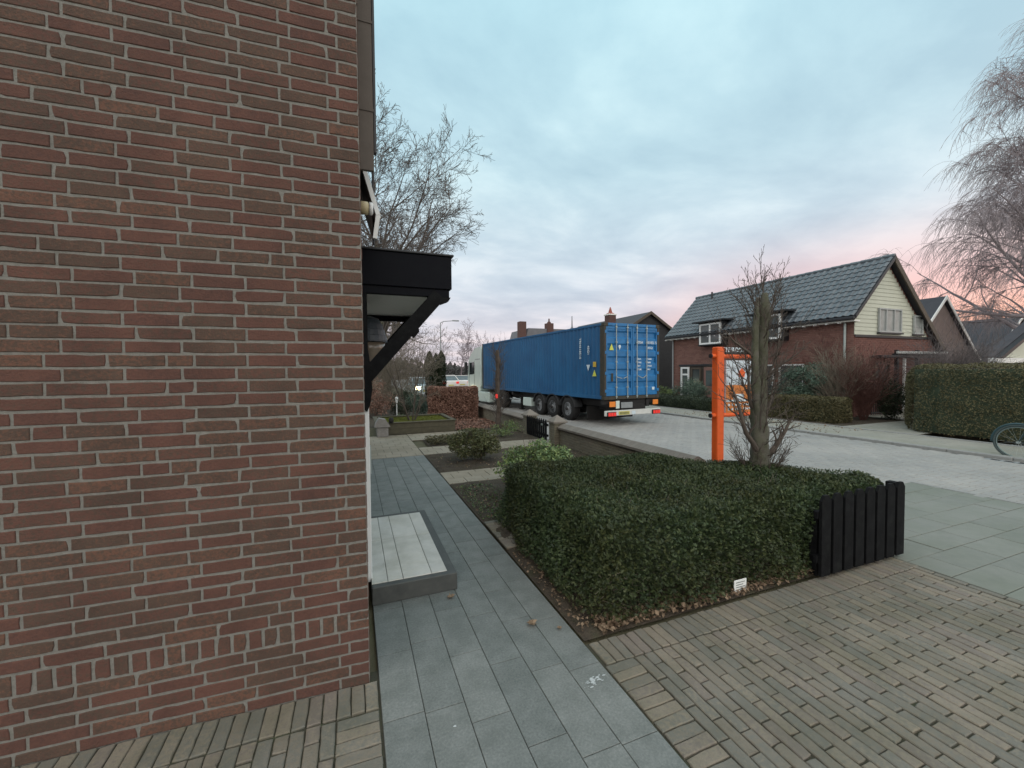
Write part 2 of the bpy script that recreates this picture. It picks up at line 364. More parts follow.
def rough_blocks(name, P, U, Vv, Wn, hu, hv, depth, bev, m, parent=None, rough=.0014, tilt=.0006, nu=5):
    """bricks whose long edges wander and whose corners are chipped: 2*nu+2 points round each face"""
    P = np.asarray(P, float); n = len(P); U, Vv, Wn = (np.asarray(a, float) for a in (U, Vv, Wn))
    if U.ndim == 1: U = np.tile(U, (n, 1))
    if Vv.ndim == 1: Vv = np.tile(Vv, (n, 1))
    hu = np.broadcast_to(hu, (n,)).astype(float)[:, None]; hv = np.broadcast_to(hv, (n,)).astype(float)[:, None]
    ts = np.linspace(-1, 1, nu); cs = [(t, -1) for t in ts] + [(1, 0)] + [(t, 1) for t in ts[::-1]] + [(-1, 0)]
    k = len(cs); off = rng.normal(0, tilt, (n, 1)); tu = rng.normal(0, tilt, (n, 1)); out = []
    jw = [(rng.normal(0, rough, (n, 1)), rng.normal(0, rough, (n, 1)) - b*np.abs(rng.normal(0, rough*1.2, (n, 1)))*(rng.random((n, 1)) < .2)*1.8) for a, b in cs]
    chip = [np.where(rng.random((n, 1)) < .12, rng.uniform(.003, .008, (n, 1)), 0) if abs(a) == 1 and abs(b) == 1 else 0 for a, b in cs]
    for lay, (ins, dep) in enumerate([(0, -depth), (0, -bev), (bev, 0)]):
        for (a, b), (ja, jb), ch in zip(cs, jw, chip):
            out.append(P + U*(a*(hu-ins-ch)+ja) + Vv*(b*(hv-ins-ch*.6)+jb) + Wn*(dep + (off + tu*a if lay else 0)))
    V = np.stack(out, 1).reshape(-1, 3); f = []
    for q in (0, k):
        for i in range(k): j = (i+1) % k; f.append((q+i, q+j, q+k+j, q+k+i))
    # top face as a strip of quads (two end triangles folded into quads)
    t0 = 2*k; lo = list(range(nu)); hi = [2*nu - i for i in range(nu)]
    for i in range(nu-1): f.append((t0+lo[i], t0+lo[i+1], t0+hi[i+1], t0+hi[i]))
    F = (np.array(f)[None] + (np.arange(n)*3*k)[:, None, None]).reshape(-1, 4)
    tri = np.array([(t0+nu-1, t0+nu, t0+nu+1), (t0+2*nu, t0+2*nu+1, t0)]); F3 = (tri[None] + (np.arange(n)*3*k)[:, None, None]).reshape(-1, 3)
    me = bpy.data.meshes.new(name)
    me.vertices.add(len(V)); me.vertices.foreach_set('co', V.astype(np.float32).ravel())
    idx = np.concatenate([F.ravel(), F3.ravel()]).astype(np.int32); me.loops.add(len(idx)); me.loops.foreach_set('vertex_index', idx)
    tot = np.concatenate([np.full(len(F), 4), np.full(len(F3), 3)]).astype(np.int32); st = np.concatenate([[0], np.cumsum(tot)[:-1]]).astype(np.int32)
    me.polygons.add(len(tot)); me.polygons.foreach_set('loop_start', st); me.polygons.foreach_set('loop_total', tot)
    me.polygons.foreach_set('use_smooth', np.zeros(len(tot), bool)); me.update(calc_edges=True); me.validate()
    return link(name, me, m, parent)
def sheet(name, pts, z, m, parent=None):
    me = bpy.data.meshes.new(name); me.from_pydata([(x, y, z) for x, y in pts], [], [tuple(range(len(pts)))]); me.update()
    return link(name, me, m, parent)
def leaves_mesh(name, C, Nrm, size, m, parent=None, aspect=.5, spread=.9, fold=.25):
    """C (n,3) leaf centres, Nrm (n,3) preferred facing, size (n,)"""
    n = len(C); size = np.broadcast_to(size, (n,))[:, None]
    nn = Nrm + rng.normal(0, spread, (n, 3)); nn /= np.linalg.norm(nn, axis=1, keepdims=True) + 1e-9
    d = np.cross(nn, rng.normal(0, 1, (n, 3))); d /= np.linalg.norm(d, axis=1, keepdims=True) + 1e-9
    s = np.cross(nn, d)
    a = C - d*size*.5; b = C + s*size*aspect*.5 + nn*size*fold*.3; c = C + d*size*.5; e = C - s*size*aspect*.5 + nn*size*fold*.3
    V = np.stack([a, b, c, e], 1).reshape(-1, 3); F = np.arange(4*n).reshape(-1, 4)
    return np_mesh(name, V, F, m, parent)
def sprig_mesh(name, C, Nrm, size, m, parent=None, k=5, spread=.6):
    """conifer-like sprigs: each a short fan of k narrow needles joined at the root (one island per sprig)"""
    n = len(C); size = np.broadcast_to(size, (n,))[:, None]
    ax = Nrm + rng.normal(0, spread, (n, 3)); ax /= np.linalg.norm(ax, axis=1, keepdims=True) + 1e-9
    sd_ = np.cross(ax, rng.normal(0, 1, (n, 3))); sd_ /= np.linalg.norm(sd_, axis=1, keepdims=True) + 1e-9
    bs = [C + ax*size*(-.5 + i/k) for i in range(k+1)]; tips = []
    for i in range(k):
        t = -.5 + (i+.5)/k
        for sg in (-1, 1):
            tips.append(bs[i] + ax*size*.32 + sd_*sg*size*(.42 - .25*abs(t)) + rng.normal(0, .05, (n, 3))*size)
    V = np.stack(bs + tips, 1); nv = V.shape[1]
    f = []
    for i in range(k): f += [(i, i+1, k+1+2*i), (i, i+1, k+2+2*i)]
    F = (np.array(f)[None] + (np.arange(n)*nv)[:, None, None]).reshape(-1, 3)
    return np_mesh(name, V.reshape(-1, 3), F, m, parent)

# bare branches
def limb_paths(start, direc, length, rad, depth, par, out, lvl=0):
    seg = par.get('seg', 5) if lvl < 2 else par.get('seg2', 3)
    p = Vector(start); d = Vector(direc).normalized(); pts = [p.copy()]; rs = [rad]
    wob = par['wob'][min(lvl, len(par['wob'])-1)]; grav = par['grav'][min(lvl, len(par['grav'])-1)]
    for i in range(seg):
        d = (d + Vector((random.gauss(0, wob), random.gauss(0, wob), random.gauss(0, wob) + grav))).normalized()
        p = p + d * length / seg; pts.append(p.copy()); rs.append(max(rad * (1 - (i+1)/seg * par.get('taper', .75)), par.get('rmin', .004)))
    out.append((lvl, pts, rs))
    if depth <= 0: return
    nb = par['n'][min(lvl, len(par['n'])-1)]; t0 = par['t0'][min(lvl, len(par['t0'])-1)]
    for k in range(nb):
        t = t0 + (1-t0) * (k + random.random()) / nb; i = min(int(t*seg), seg-1); fr = t*seg - i
        q = pts[i].lerp(pts[i+1], fr); r = rs[i]*(1-fr) + rs[i+1]*fr; dd = (pts[i+1]-pts[i]).normalized()
        perp = dd.cross(Vector((random.gauss(0, 1), random.gauss(0, 1), random.gauss(0, 1)))).normalized()
        ang = R(random.uniform(*par['ang'][min(lvl, len(par['ang'])-1)]))
        nd_ = dd*math.cos(ang) + perp*math.sin(ang)
        ln = length * random.uniform(*par['len'][min(lvl, len(par['len'])-1)]) * (1.15 - .5*t if lvl else 1 - par.get('top', 0)*t)
        limb_paths(q, nd_, ln, max(r*par.get('rr', .6), par.get('rmin', .004)), depth-1, par, out, lvl+1)
def paths_mesh(name, paths, m, parent, sides=None, smooth=True):
    b = MB()
    for lvl, pts, rs in paths:
        n = sides if sides else (8 if rs[0] > .05 else (5 if rs[0] > .015 else 3))
        b.tube(pts, rs, n, cap=rs[0] > .05)
    return b.build(name, m, parent, smooth=smooth)

def text_mesh(name, s, size, m, parent, origin, rx=(1, 0, 0), ry=(0, 0, 1), world=True, extrude=.002, track=1.0, bold=0.0):
    """lettering as a real thin mesh; rx = reading direction, ry = up direction of the letters"""
    c = bpy.data.curves.new(name, 'FONT'); c.body = s; c.size = size; c.extrude = extrude; c.space_character = track; c.offset = bold
    o = bpy.data.objects.new(name + '_tmp', c); COL.objects.link(o)
    bpy.context.view_layer.update()
    dg = bpy.context.evaluated_depsgraph_get()
    me = bpy.data.meshes.new_from_object(o.evaluated_get(dg)); bpy.data.objects.remove(o); bpy.data.curves.remove(c)
    rx = Vector(rx).normalized(); ry = Vector(ry).normalized(); rz_ = rx.cross(ry); og = Vector(origin)
    for v in me.vertices:
        q = v.co.copy(); v.co = og + rx*q.x + ry*q.y + rz_*q.z
    me.materials.clear(); me.name = name
    return link(name, me, m, parent, world)

# ================================================================== SETTING: ground and pavings
o = sheet('ground', [(-400,-400),(500,-400),(500,500),(-400,500)], -.03, 'earth'); struct(o)
# street: joints sheet with real pavers on it
o = sheet('street_joint_bed', [(5.0,3.9),(8.6,3.9),(8.6,-30),(12.42,-30),(12.42,120),(5.0,120)], -.012, 'joint_sand'); struct(o)
def herring(x0, x1, y0, y1, a, skip=None):
    """90 degree herringbone of 2a x a pavers"""
    P = []; Hu = []; Hv = []
    nx = int((x1-x0)/a)+6; ny = int((y1-y0)/a)+6
    for i in range(-4, nx):
        for j in range(-4, ny):
            k = (i - j) % 4
            if k == 0: cx, cy, hu, hv = x0+(i+1)*a, y0+(j+.5)*a, a, a/2
            elif k == 2: cx, cy, hu, hv = x0+(i+.5)*a, y0+(j+1)*a-0, a/2, a
            else: continue
            if k == 2: cy = y0+(j+0)*a
            if not (x0+hu <= cx <= x1-hu+.001 and y0+hv <= cy <= y1-hv+.001): continue
            if skip and skip(cx, cy): continue
            P.append((cx, cy, 0)); Hu.append(hu-.004); Hv.append(hv-.004)
    return np.array(P), np.array(Hu), np.array(Hv)
P, hu, hv = herring(5.0, 12.4, -12, 34, .125, lambda x, y: x < 8.62 and y < 3.92)
o = blocks('street_paving', P, (1,0,0), (0,1,0), (0,0,1), hu, hv, .02, .006, 'paver_light', tilt=.0012); struct(o)
o = sheet('street_far', [(5.0,34),(12.42,34),(12.42,120),(5.0,120)], -.004, 'paver_light'); struct(o)
# parking slabs
P = []; Hu = []; j = 0; y = 3.88
while y > -12:
    x = 5.02 - (.33 if j % 2 else 0)
    while x < 8.58:
        a = max(x, 5.02); b = min(x+.66, 8.58)
        if b - a > .04: P.append(((a+b)/2, y-.16, 0)); Hu.append((b-a)/2-.003)
        x += .66
    y -= .32; j += 1
o = blocks('parking_slabs', P, (1,0,0), (0,1,0), (0,0,1), np.array(Hu), .157, .02, .004, 'slab', tilt=.001); struct(o)
o = sheet('parking_joint_bed', [(4.96,3.9),(8.6,3.9),(8.6,-12),(4.96,-12)], -.0105, 'joint_grey'); struct(o)
b = MB()
for k in range(40): b.box(8.6, 8.66, 3.9-.4*(k+1)+.003, 3.9-.4*k, -.04, .003, .004)
struct(b.build('slab_edge_kerb', 'kerb'))
# driveway of long narrow klinkers
P = []; U = []; Hu = []; Hv = []
def brick(cx, cy, along_y, hl=.109, hw=.0345):
    P.append((cx, cy, 0)); U.append((0,1,0) if along_y else (1,0,0)); Hu.append(hl); Hv.append(hw)
x = 1.49
while x < 3.8 + 1.2: brick(x+.0375, 2.30, True, .108); x += .075          # soldier course along the hedge
y = 2.185
while y > -8: brick(1.585, y-.0375, False, .108); y -= .075              # course along the path
r = 0; x = 1.70
while x < 4.9:
    y = 2.185 - (0 if r % 2 == 0 else 0); first = .225 if r % 2 == 0 else .1125
    y0 = y
    while y0 > -8:
        ln = first if y0 == y else .225
        brick(x+.0375, y0-ln/2, True, ln/2-.0045); y0 -= ln
    x += .075; r += 1
y = 2.40
while y > -8: brick(4.97, y, True, .108, .03); y -= .225
U = np.array(U, float); Vv = np.stack([-U[:,1], U[:,0], U[:,2]], 1)
o = rough_blocks('driveway_paving', P, U, Vv, (0,0,1), np.array(Hu), np.array(Hv), .03, .005, 'klinker', rough=.0011, tilt=.0016); struct(o)
o = sheet('driveway_joint_bed', [(1.46,2.42),(5.0,2.42),(5.0,-8),(1.46,-8)], -.014, 'joint_soil'); struct(o)
# klinkers in front of the house wall
P = []; U = []; Hu = []; Hv = []
x = .10
while x > -6: brick(x-.0375, 2.49 + (-x+.1)*.044, True, .108); x -= .075
y = 2.375
while y > -8: brick(-.012, y-.0375, False, .108); y -= .075
r = 0; x = -.125
while x > -6:
    y = 2.375 + .044*(-x); y0 = y; first = .225 if r % 2 == 0 else .1125
    while y0 > -4:
        ln = first if y0 == y else .225
        brick(x-.0375, y0-ln/2, True, ln/2-.0045); y0 -= ln
    x -= .075; r += 1
U = np.array(U, float); Vv = np.stack([-U[:,1], U[:,0], U[:,2]], 1)
o = rough_blocks('wall_side_paving', P, U, Vv, (0,0,1), np.array(Hu), np.array(Hv), .03, .005, 'klinker', rough=.0011, tilt=.0016); struct(o)
o = sheet('wall_side_joint_bed', [(-6.2,-8),(.11,-8),(.11,2.7),(-6.2,3.0)], -.0125, 'joint_soil'); struct(o)
# bluestone garden path, six columns of long slabs
cols = [.11, .335, .56, .785, 1.01, 1.235, 1.46]; P = []; Hu = []; Hv = []
for i in range(6):
    y = -5 + random.random()*.5
    k = 0
    while y < 9.38:
        ln = random.choice((.44, .55, .62))
        e = min(y+ln, 9.38)
        if e - y > .05: P.append(((cols[i]+cols[i+1])/2, (y+e)/2, 0)); Hu.append((cols[i+1]-cols[i])/2-.0022); Hv.append((e-y)/2-.0022)
        y = e
        k += 1
o = blocks('garden_path', P, (1,0,0), (0,1,0), (0,0,1), np.array(Hu), np.array(Hv), .03, .002, 'bluestone', tilt=.0003); struct(o)
o = sheet('garden_path_joint_bed', [(.108,-5),(1.462,-5),(1.462,9.4),(.108,9.4)], -.008, 'joint_grey'); struct(o)
# garden bed soil as an uneven sheet
def soil_patch(name, x0, x1, y0, y1, m='soil', z=.0, amp=.03, step=.07):
    xs = np.linspace(x0, x1, max(3, int((x1-x0)/step))); ys = np.linspace(y0, y1, max(3, int((y1-y0)/step)))
    X, Y = np.meshgrid(xs, ys); Z = z + amp*(np.sin(X*7.3+Y*2.1)*.3 + np.sin(Y*9.1-X*4.7)*.3) + rng.normal(0, amp*.22, X.shape)
    edge = np.minimum(np.minimum(X-x0, x1-X), np.minimum(Y-y0, y1-Y)); Z = np.where(edge < .02, z-.02, Z)
    V = np.stack([X, Y, Z], 2).reshape(-1, 3); nx = len(xs); F = []
    for j in range(len(ys)-1):
        for i in range(nx-1): F.append((j*nx+i, j*nx+i+1, (j+1)*nx+i+1, (j+1)*nx+i))
    return struct(np_mesh(name, V, F, m, smooth=True))
soil_patch('garden_soil', 1.475, 4.9, 2.44, 4.85, z=.02)
soil_patch('garden_soil', 1.92, 4.9, 4.0, 6.75, z=.022)
soil_patch('garden_soil', 1.475, 4.9, 4.86, 6.75, z=.018)
soil_patch('garden_soil', 1.475, 4.9, 7.6, 9.35, z=.018)
soil_patch('garden_soil', 1.75, 4.9, 10.35, 11.5, z=.018)
soil_patch('garden_soil', 3.05, 4.9, 11.5, 16.2, z=.01)
soil_patch('far_garden_soil', -6, 3.05, 14.9, 30, z=.0, step=.3)
soil_patch('far_garden_soil', 3.05, 4.95, 16.2, 34, z=.0, step=.3)
def tiles(name, x0, x1, y0, y1, sx, sy, m, z=.003, g=.003, bed='joint_sand', tilt=.001, stag=True):
    P = []; Hu = []; Hv = []; y = y0; j = 0
    while y < y1-.02:
        x = x0 - (sx/2 if (j % 2 and stag) else 0); e = min(y+sy, y1)
        while x < x1-.001:
            a = max(x, x0); c = min(x+sx, x1)
            if c-a > .03: P.append(((a+c)/2, (y+e)/2, z)); Hu.append((c-a)/2-g); Hv.append((e-y)/2-g)
            x += sx
        y += sy; j += 1
    o = struct(blocks(name, P, (1,0,0), (0,1,0), (0,0,1), np.array(Hu), np.array(Hv), .02, .004, m, tilt=tilt))
    struct(sheet(name + '_bed', [(x0,y0),(x1,y0),(x1,y1),(x0,y1)], z-.009, bed)); return o
tiles('sandy_crosspath', 1.47, 4.7, 6.76, 7.58, .33, .33, 'sand_tile', z=.006)
tiles('sandy_crosspath', 1.47, 4.95, 9.40, 10.32, .33, .33, 'sand_tile', z=.006)
tiles('sandy_terrace', -2, 1.46, 9.39, 12.7, .33, .33, 'sand_tile', z=.005)
tiles('sandy_terrace', 1.47, 3.9, 11.5, 12.75, .33, .33, 'sand_tile', z=.005)
tiles('brick_stepping_patch', 1.475, 1.9, 4.0, 4.83, .22, .075, 'klinker', z=.03, bed='joint_soil')
# far kerb, pavement, gardens over the street
b = MB(); y = -30
while y < 60: b.box(12.44, 12.58, y+.004, y+.996, -.1, .06, .012); y += 1.0
struct(b.build('far_kerb', 'kerb'))
tiles('far_pavement', 12.6, 14.3, -20, 45, .33, .33, 'walk_tile', z=.05)
struct(MB().box(14.31, 14.39, -20, 9.0, -.05, .07, .01).build('pavement_edge', 'kerb'))
struct(MB().box(14.31, 14.39, 9.0, 45, -.05, .07, .01).build('pavement_edge', 'kerb'))
soil_patch('front_garden_soil', 14.4, 18, 8.3, 21, z=.04, step=.2)
soil_patch('front_garden_soil', 16, 30, -12, 5.8, z=.02, step=.5)
P = []
tiles('house_drive', 14.4, 21.5, 6.4, 8.28, .22, .11, 'walk_tile', z=.06)
tiles('house_drive', 18.2, 24, 8.28, 10.3, .22, .11, 'walk_tile', z=.055)
# storm drain slots in the near gutter of the far kerb
g = thing('storm_drain', 'dark slotted gutter grate at the far kerb beneath the bicycle wheel', 'drain', (12.2, 4.05, 0))
MB().box(12.12, 12.28, 2.9, 4.3, -.02, .004, .003).build('frame', 'steel_grey', g)
b = MB()
for k in range(7): b.box(12.145, 12.255, 2.95+k*.19, 2.95+k*.19+.13, .002, .0065)
b.build('slot', 'chassis', g)

# ================================================================== HOUSE ON THE LEFT
H = thing('brick_house', 'red brown brick house corner close on the left with pale mortar joints', 'house', (.06, 2.6, 0))
MB().add([(-8,2.9592,-.1),(.0562,2.6052,-.1),(.0562,12,-.1),(-8,12,-.1),(-8,2.9592,5.6),(.0562,2.6052,5.6),(.0562,12,5.6),(-8,12,5.6)],
         [(0,3,2,1),(4,5,6,7),(0,1,5,4),(1,2,6,5),(2,3,7,6),(3,0,4,7)]).build('mortar_bed', 'mortar', H)
CP = .0705
ang = math.atan(.044); Uw = np.array((-math.cos(ang), math.sin(ang), 0)); Nw = np.array((-math.sin(ang), -math.cos(ang), 0))
P = []; Hu = []; Hv = []
z = -.01; row = 0
def course(z, row, length, P, Hu, Hv, org, Ud, hh, lim=None):
    s = 0; first = (.17, .115)[row % 2]
    ln = first
    while s < length:
        c = s + ln/2
        if not lim or not lim(s, s+ln, z): P.append(org + Ud*c + np.array((0, 0, z))); Hu.append(ln/2-.0068); Hv.append(hh+random.gauss(0,.0008))
        s += ln; ln = .245
        if random.random() < .03: ln = .1225
OW = np.array((.06, 2.6, 0.))
for k in range(80):
    if k == 5:
        s = .115; zc = -.01 + 5*CP + .056
        for dz in (.028, -.028): P.append(OW + Uw*.055 + np.array((0,0,zc+dz))); Hu.append(.052); Hv.append(.0225)
        while s < 6: P.append(OW + Uw*(s+.0375) + np.array((0,0,zc))); Hu.append(.0295); Hv.append(.048); s += .0755
        continue
    zc = -.01 + k*CP + CP/2 + (.112 - CP if k > 5 else 0)
    if zc > 5.55: break
    course(zc, k, 6.2, P, Hu, Hv, OW, Uw, CP/2-.0064)
rough_blocks('wall', np.array(P), Uw, (0,0,1), Nw, np.array(Hu), np.array(Hv), .02, .0028, 'house_brick', H, rough=.0009)
P = []; Hu = []; Hv = []
OS = np.array((.06, 2.6, 0.)); Us = np.array((0, 1., 0))
lim = lambda a, c, z: (c+2.6 > 3.62 and a+2.6 < 4.82 and z < 2.35) or (c+2.6 > 6.3 and a+2.6 < 8.2 and .8 < z < 2.2)
for k in range(78):
    zc = -.01 + k*CP + CP/2 + (.112 - CP if k > 5 else 0)
    if zc > 5.55: break
    course(zc, k+1, 9.3, P, Hu, Hv, OS, Us, CP/2-.0064, lim)
rough_blocks('wall', np.array(P), Us, (0,0,1), (1,0,0), np.array(Hu), np.array(Hv), .02, .0028, 'house_brick', H, rough=.0009)
MB().prism([(-8.4, 5.6), (.10, 5.6), (.10, 5.72), (-4, 9.3), (-8.4, 5.75)], 2.75, 12.3, 'y').build('roof', 'roof_dark', H)
# front door and window in the path side
d = MB(); d.box(.03, .115, 3.62, 3.70, .12, 2.35, .004); d.box(.03, .115, 4.74, 4.82, .12, 2.35, .004); d.box(.03, .115, 3.70, 4.74, 2.27, 2.35, .004)
dd = d.build('door_frame', 'white_paint', H)
dr = MB().box(.035, .085, 3.71, 4.73, .15, 2.26, .004).build('door', 'dark_trim', H)
MB().box(.086, .094, 3.95, 4.5, 1.2, 2.0, .002).build('door_pane', 'window_glass', dr)
MB().tube([(.12, 3.82, 1.0), (.12, 3.82, 1.25)], .012).build('handle', 'zinc', dr)
w = MB(); w.box(.03, .10, 6.3, 8.2, .8, .87, .004); w.box(.03, .10, 6.3, 8.2, 2.13, 2.2, .004); w.box(.03, .10, 6.3, 6.37, .87, 2.13); w.box(.03, .10, 8.13, 8.2, .87, 2.13); w.box(.03, .10, 7.2, 7.27, .87, 2.13)
w = w.build('window', 'white_paint', H); MB().box(.05, .06, 6.37, 8.13, .87, 2.13).build('pane', 'window_glass', w)
# upper brown corner boards beyond the wall edge
b = MB(); b.box(.062, .152, 2.86, 2.885, 3.22, 5.6, .003)
for zz_ in (3.60, 4.16, 4.85): b.box(.062, .155, 2.855, 2.89, zz_, zz_+.018)
b.build('corner_board', 'brown_board', H)
MB().box(.153, .170, 2.86, 2.90, 3.34, 5.6, .003).build('board_trim', 'dark_trim', H)
MB().tube([(.168, 3.4, 2.9), (.168, 3.4, 3.5)], .008, 6).build('thin_pipe', 'dark_trim', H)
# casement window pushed open above the canopy
cs = thing('open_casement', 'white framed casement window tilted open on the wall above the black canopy', 'window', (.06, 3.2, 2.9))
fr = MB(); q = [Vector((.075, 3.2, 3.42)), Vector((.185, 3.2, 3.07)), Vector((.165, 3.2, 2.93))]
A, B_, C_, D_ = Vector((.08, 3.18, 3.44)), Vector((.19, 3.18, 3.05)), Vector((.19, 3.75, 3.05)), Vector((.08, 3.75, 3.44))
for p, r_ in ((A, B_), (B_, C_), (C_, D_), (D_, A)): fr.bar(p, r_, .035, .03)
fr.bar(B_, (.165, 3.18, 2.88), .028, .03)
f = fr.build('frame', 'white_paint', cs)
g = MB(); g.add([A, B_, C_, D_, A+Vector((-.006,0,-.003)), B_+Vector((-.006,0,-.003)), C_+Vector((-.006,0,-.003)), D_+Vector((-.006,0,-.003))], [(0,1,2,3),(7,6,5,4),(0,4,5,1),(2,6,7,3)]); g.build('pane', 'curtain_glass', f)
a = thing('alarm_lamp', 'small round beige alarm lamp on the wall above the black canopy', 'lamp', (.06, 3.12, 3.07))
MB().lathe([(.03, 0), (.045, .005), (.045, .05), (.035, .06)], (.065, 3.12, 3.07), 18, 'x').build('housing', 'beige_plastic', a, smooth=True)
MB().lathe([(.045, 0), (.043, .02), (.03, .026)], (.127, 3.12, 3.07), 18, 'x').build('lens', 'white_paint', a, smooth=True)

# canopy over the front door
cn = thing('door_canopy', 'black wooden flat canopy on diagonal brackets over the front door', 'canopy', (.06, 4.5, 2.55))
b = MB(); b.box(.062, .83, 3.60, 3.63, 2.63, 2.915, .004); b.box(.80, .83, 3.632, 5.55, 2.63, 2.915, .004); b.box(.062, .83, 5.552, 5.58, 2.63, 2.915, .004)
b.box(.062, .815, 3.612, 5.57, 2.565, 2.627, .003) if False else None
b.box(.062, .81, 3.615, 3.665, 2.56, 2.627, .004); b.box(.76, .81, 3.668, 5.5, 2.56, 2.627, .004); b.box(.062, .81, 5.503, 5.555, 2.56, 2.627, .004)
b.build('fascia', 'black_paint', cn)
MB().box(.062, .85, 3.585, 5.6, 2.918, 2.935, .004).build('roof_edge', 'dark_trim', cn)
MB().box(.066, .795, 3.64, 5.54, 2.632, 2.645).build('soffit', 'panel_white', cn)
for yy in (3.64, 5.47):
    b = MB()
    b.bar((.72, yy, 2.58), (.095, yy, 1.86), .075, .115, (0, 0, 1))
    b.prism([(.062, 2.56), (.062, 1.60), (.10, 1.57), (.125, 1.63), (.145, 1.76), (.13, 1.98), (.115, 2.1), (.115, 2.56)], yy-.0385, yy+.0385, 'y')
    b.prism([(.40, 2.28), (.50, 2.20), (.54, 2.25), (.53, 2.31)], yy-.036, yy+.036, 'y')
    b.prism([(.62, 2.56), (.82, 2.56), (.80, 2.525), (.74, 2.50)], yy-.035, yy+.035, 'y')
    b.build('bracket', 'black_wood', cn)
ln = thing('wall_lantern', 'wall lantern with ribbed dark hood and brownish glass under the canopy', 'lantern', (.06, 4.35, 2.0))
pr = [(.02, .33), (.09, .31), (.12, .26), (.125, .255), (.14, .20), (.148, .195), (.158, .14), (.166, .135), (.172, .09), (.172, .075), (.14, .07)]
MB().lathe(pr[::-1], (.155, 4.35, 2.13), 24).build('hood', 'slate_blue', ln, smooth=False)
MB().lathe([(.02, -.24), (.07, -.21), (.12, -.12), (.145, 0), (.15, .068)], (.155, 4.35, 2.13), 24).build('glass_bowl', 'lamp_glass', ln, smooth=True)
MB().box(.062, .10, 4.30, 4.40, 2.1, 2.3, .006).build('wall_plate', 'dark_trim', ln)

# door step
st = thing('door_step', 'low step of white stone tiles with dark edging before the front door', 'step', (.45, 4.3, 0))
MB().box(.105, .81, 3.45, 5.2, 0.0, .148, .006).build('edging', 'dark_stone', st)
P = []; Hu = []; Hv = []
xs = [.105, .235, .36, .60, .735]
for i in range(4):
    y = 3.51
    while y < 5.12:
        e = min(y + .9, 5.12); P.append(((xs[i]+xs[i+1])/2, (y+e)/2, .154)); Hu.append((xs[i+1]-xs[i])/2-.002); Hv.append((e-y)/2-.002); y = e
blocks('tread', P, (1,0,0), (0,1,0), (0,0,1), np.array(Hu), np.array(Hv), .02, .003, 'white_tile', st)

# ================================================================== HEDGES AND SHRUBS
def lump(P, a=.03):
    return a*(np.sin(P[:,0]*5.1+P[:,1]*3.3)+np.sin(P[:,1]*6.7-P[:,2]*5.9+1.3)+np.sin(P[:,2]*8.3+P[:,0]*7.1+.7))/1.7
def hedge_points(poly, z0, z1, n_side, n_top, round_=.08, depth=.10, amp=.03, top_wave=.0, flare=0.0):
    poly = np.array(poly, float); m = len(poly); C = []; Nn = []
    area = 0.5*sum(poly[i,0]*poly[(i+1)%m,1]-poly[(i+1)%m,0]*poly[i,1] for i in range(m))
    if area < 0: poly = poly[::-1]
    E = np.roll(poly, -1, 0) - poly; Ln = np.linalg.norm(E, axis=1); per = Ln.sum()
    k = rng.choice(m, n_side, p=Ln/per); t = rng.random(n_side)[:, None]; pos = poly[k] + E[k]*t
    nrm = np.stack([E[k,1], -E[k,0]], 1)/Ln[k][:, None]; z = z0 + (z1-z0)*rng.random(n_side)**.9
    s = np.clip((z-(z1-round_))/round_, 0, 1); dep = rng.random(n_side)**1.8*depth + s**2*round_*.6
    tt = np.minimum(t[:,0], 1-t[:,0])*Ln[k]; cor = np.clip(1-tt/round_, 0, 1)**2*round_*.4; dep = dep+cor
    c = np.column_stack([pos - nrm*dep[:, None], z]); nv = np.column_stack([nrm, s*1.2 + .15]); c[:, :2] += nrm*(lump(c, amp) + flare*(1-(z-z0)/(z1-z0)))[:, None]
    C.append(c); Nn.append(nv)
    mn, mx = poly.min(0), poly.max(0); pts = np.empty((0, 2))
    while len(pts) < n_top:
        q = mn + rng.random((n_top*2, 2))*(mx-mn); ins = np.zeros(len(q), bool)
        for i in range(m):
            a, b2 = poly[i], poly[(i+1) % m]
            cnd = ((a[1] > q[:,1]) != (b2[1] > q[:,1])); xx = (b2[0]-a[0])*(q[:,1]-a[1])/(b2[1]-a[1]+1e-12)+a[0]; ins ^= cnd & (q[:,0] < xx)
        pts = np.concatenate([pts, q[ins]])
    pts = pts[:n_top]; dmin = np.full(n_top, 9.)
    for i in range(m):
        a = poly[i]; e = E[i] if area > 0 else E[i]; e = poly[(i+1)%m]-a; u = np.clip(((pts-a)@e)/(e@e), 0, 1); dmin = np.minimum(dmin, np.linalg.norm(pts-(a+u[:,None]*e), axis=1))
    zt = z1 - rng.random(n_top)**1.8*depth*.7 - np.clip(1-dmin/round_, 0, 1)**2*round_*.7
    c = np.column_stack([pts, zt]); c[:,2] += lump(c, amp*.8) + top_wave*np.sin(c[:,0]*2.1)
    C.append(c); Nn.append(np.tile((0, 0, 1.), (n_top, 1)))
    return np.concatenate(C), np.concatenate(Nn)
def inset(poly, d):
    c = np.mean(np.array(poly), 0); out = []
    m = len(poly); P = np.array(poly, float); area = sum(P[i,0]*P[(i+1)%m,1]-P[(i+1)%m,0]*P[i,1] for i in range(m)); sg = 1 if area > 0 else -1
    for i in range(m):
        a = P[i]-P[i-1]; b2 = P[(i+1)%m]-P[i]; a /= np.linalg.norm(a); b2 /= np.linalg.norm(b2)
        na = np.array((-a[1], a[0]))*sg; nb = np.array((-b2[1], b2[0]))*sg; h = na+nb; h /= np.linalg.norm(h); k = d/max(.4, h@na)
        out.append(tuple(P[i]+h*k))
    return out
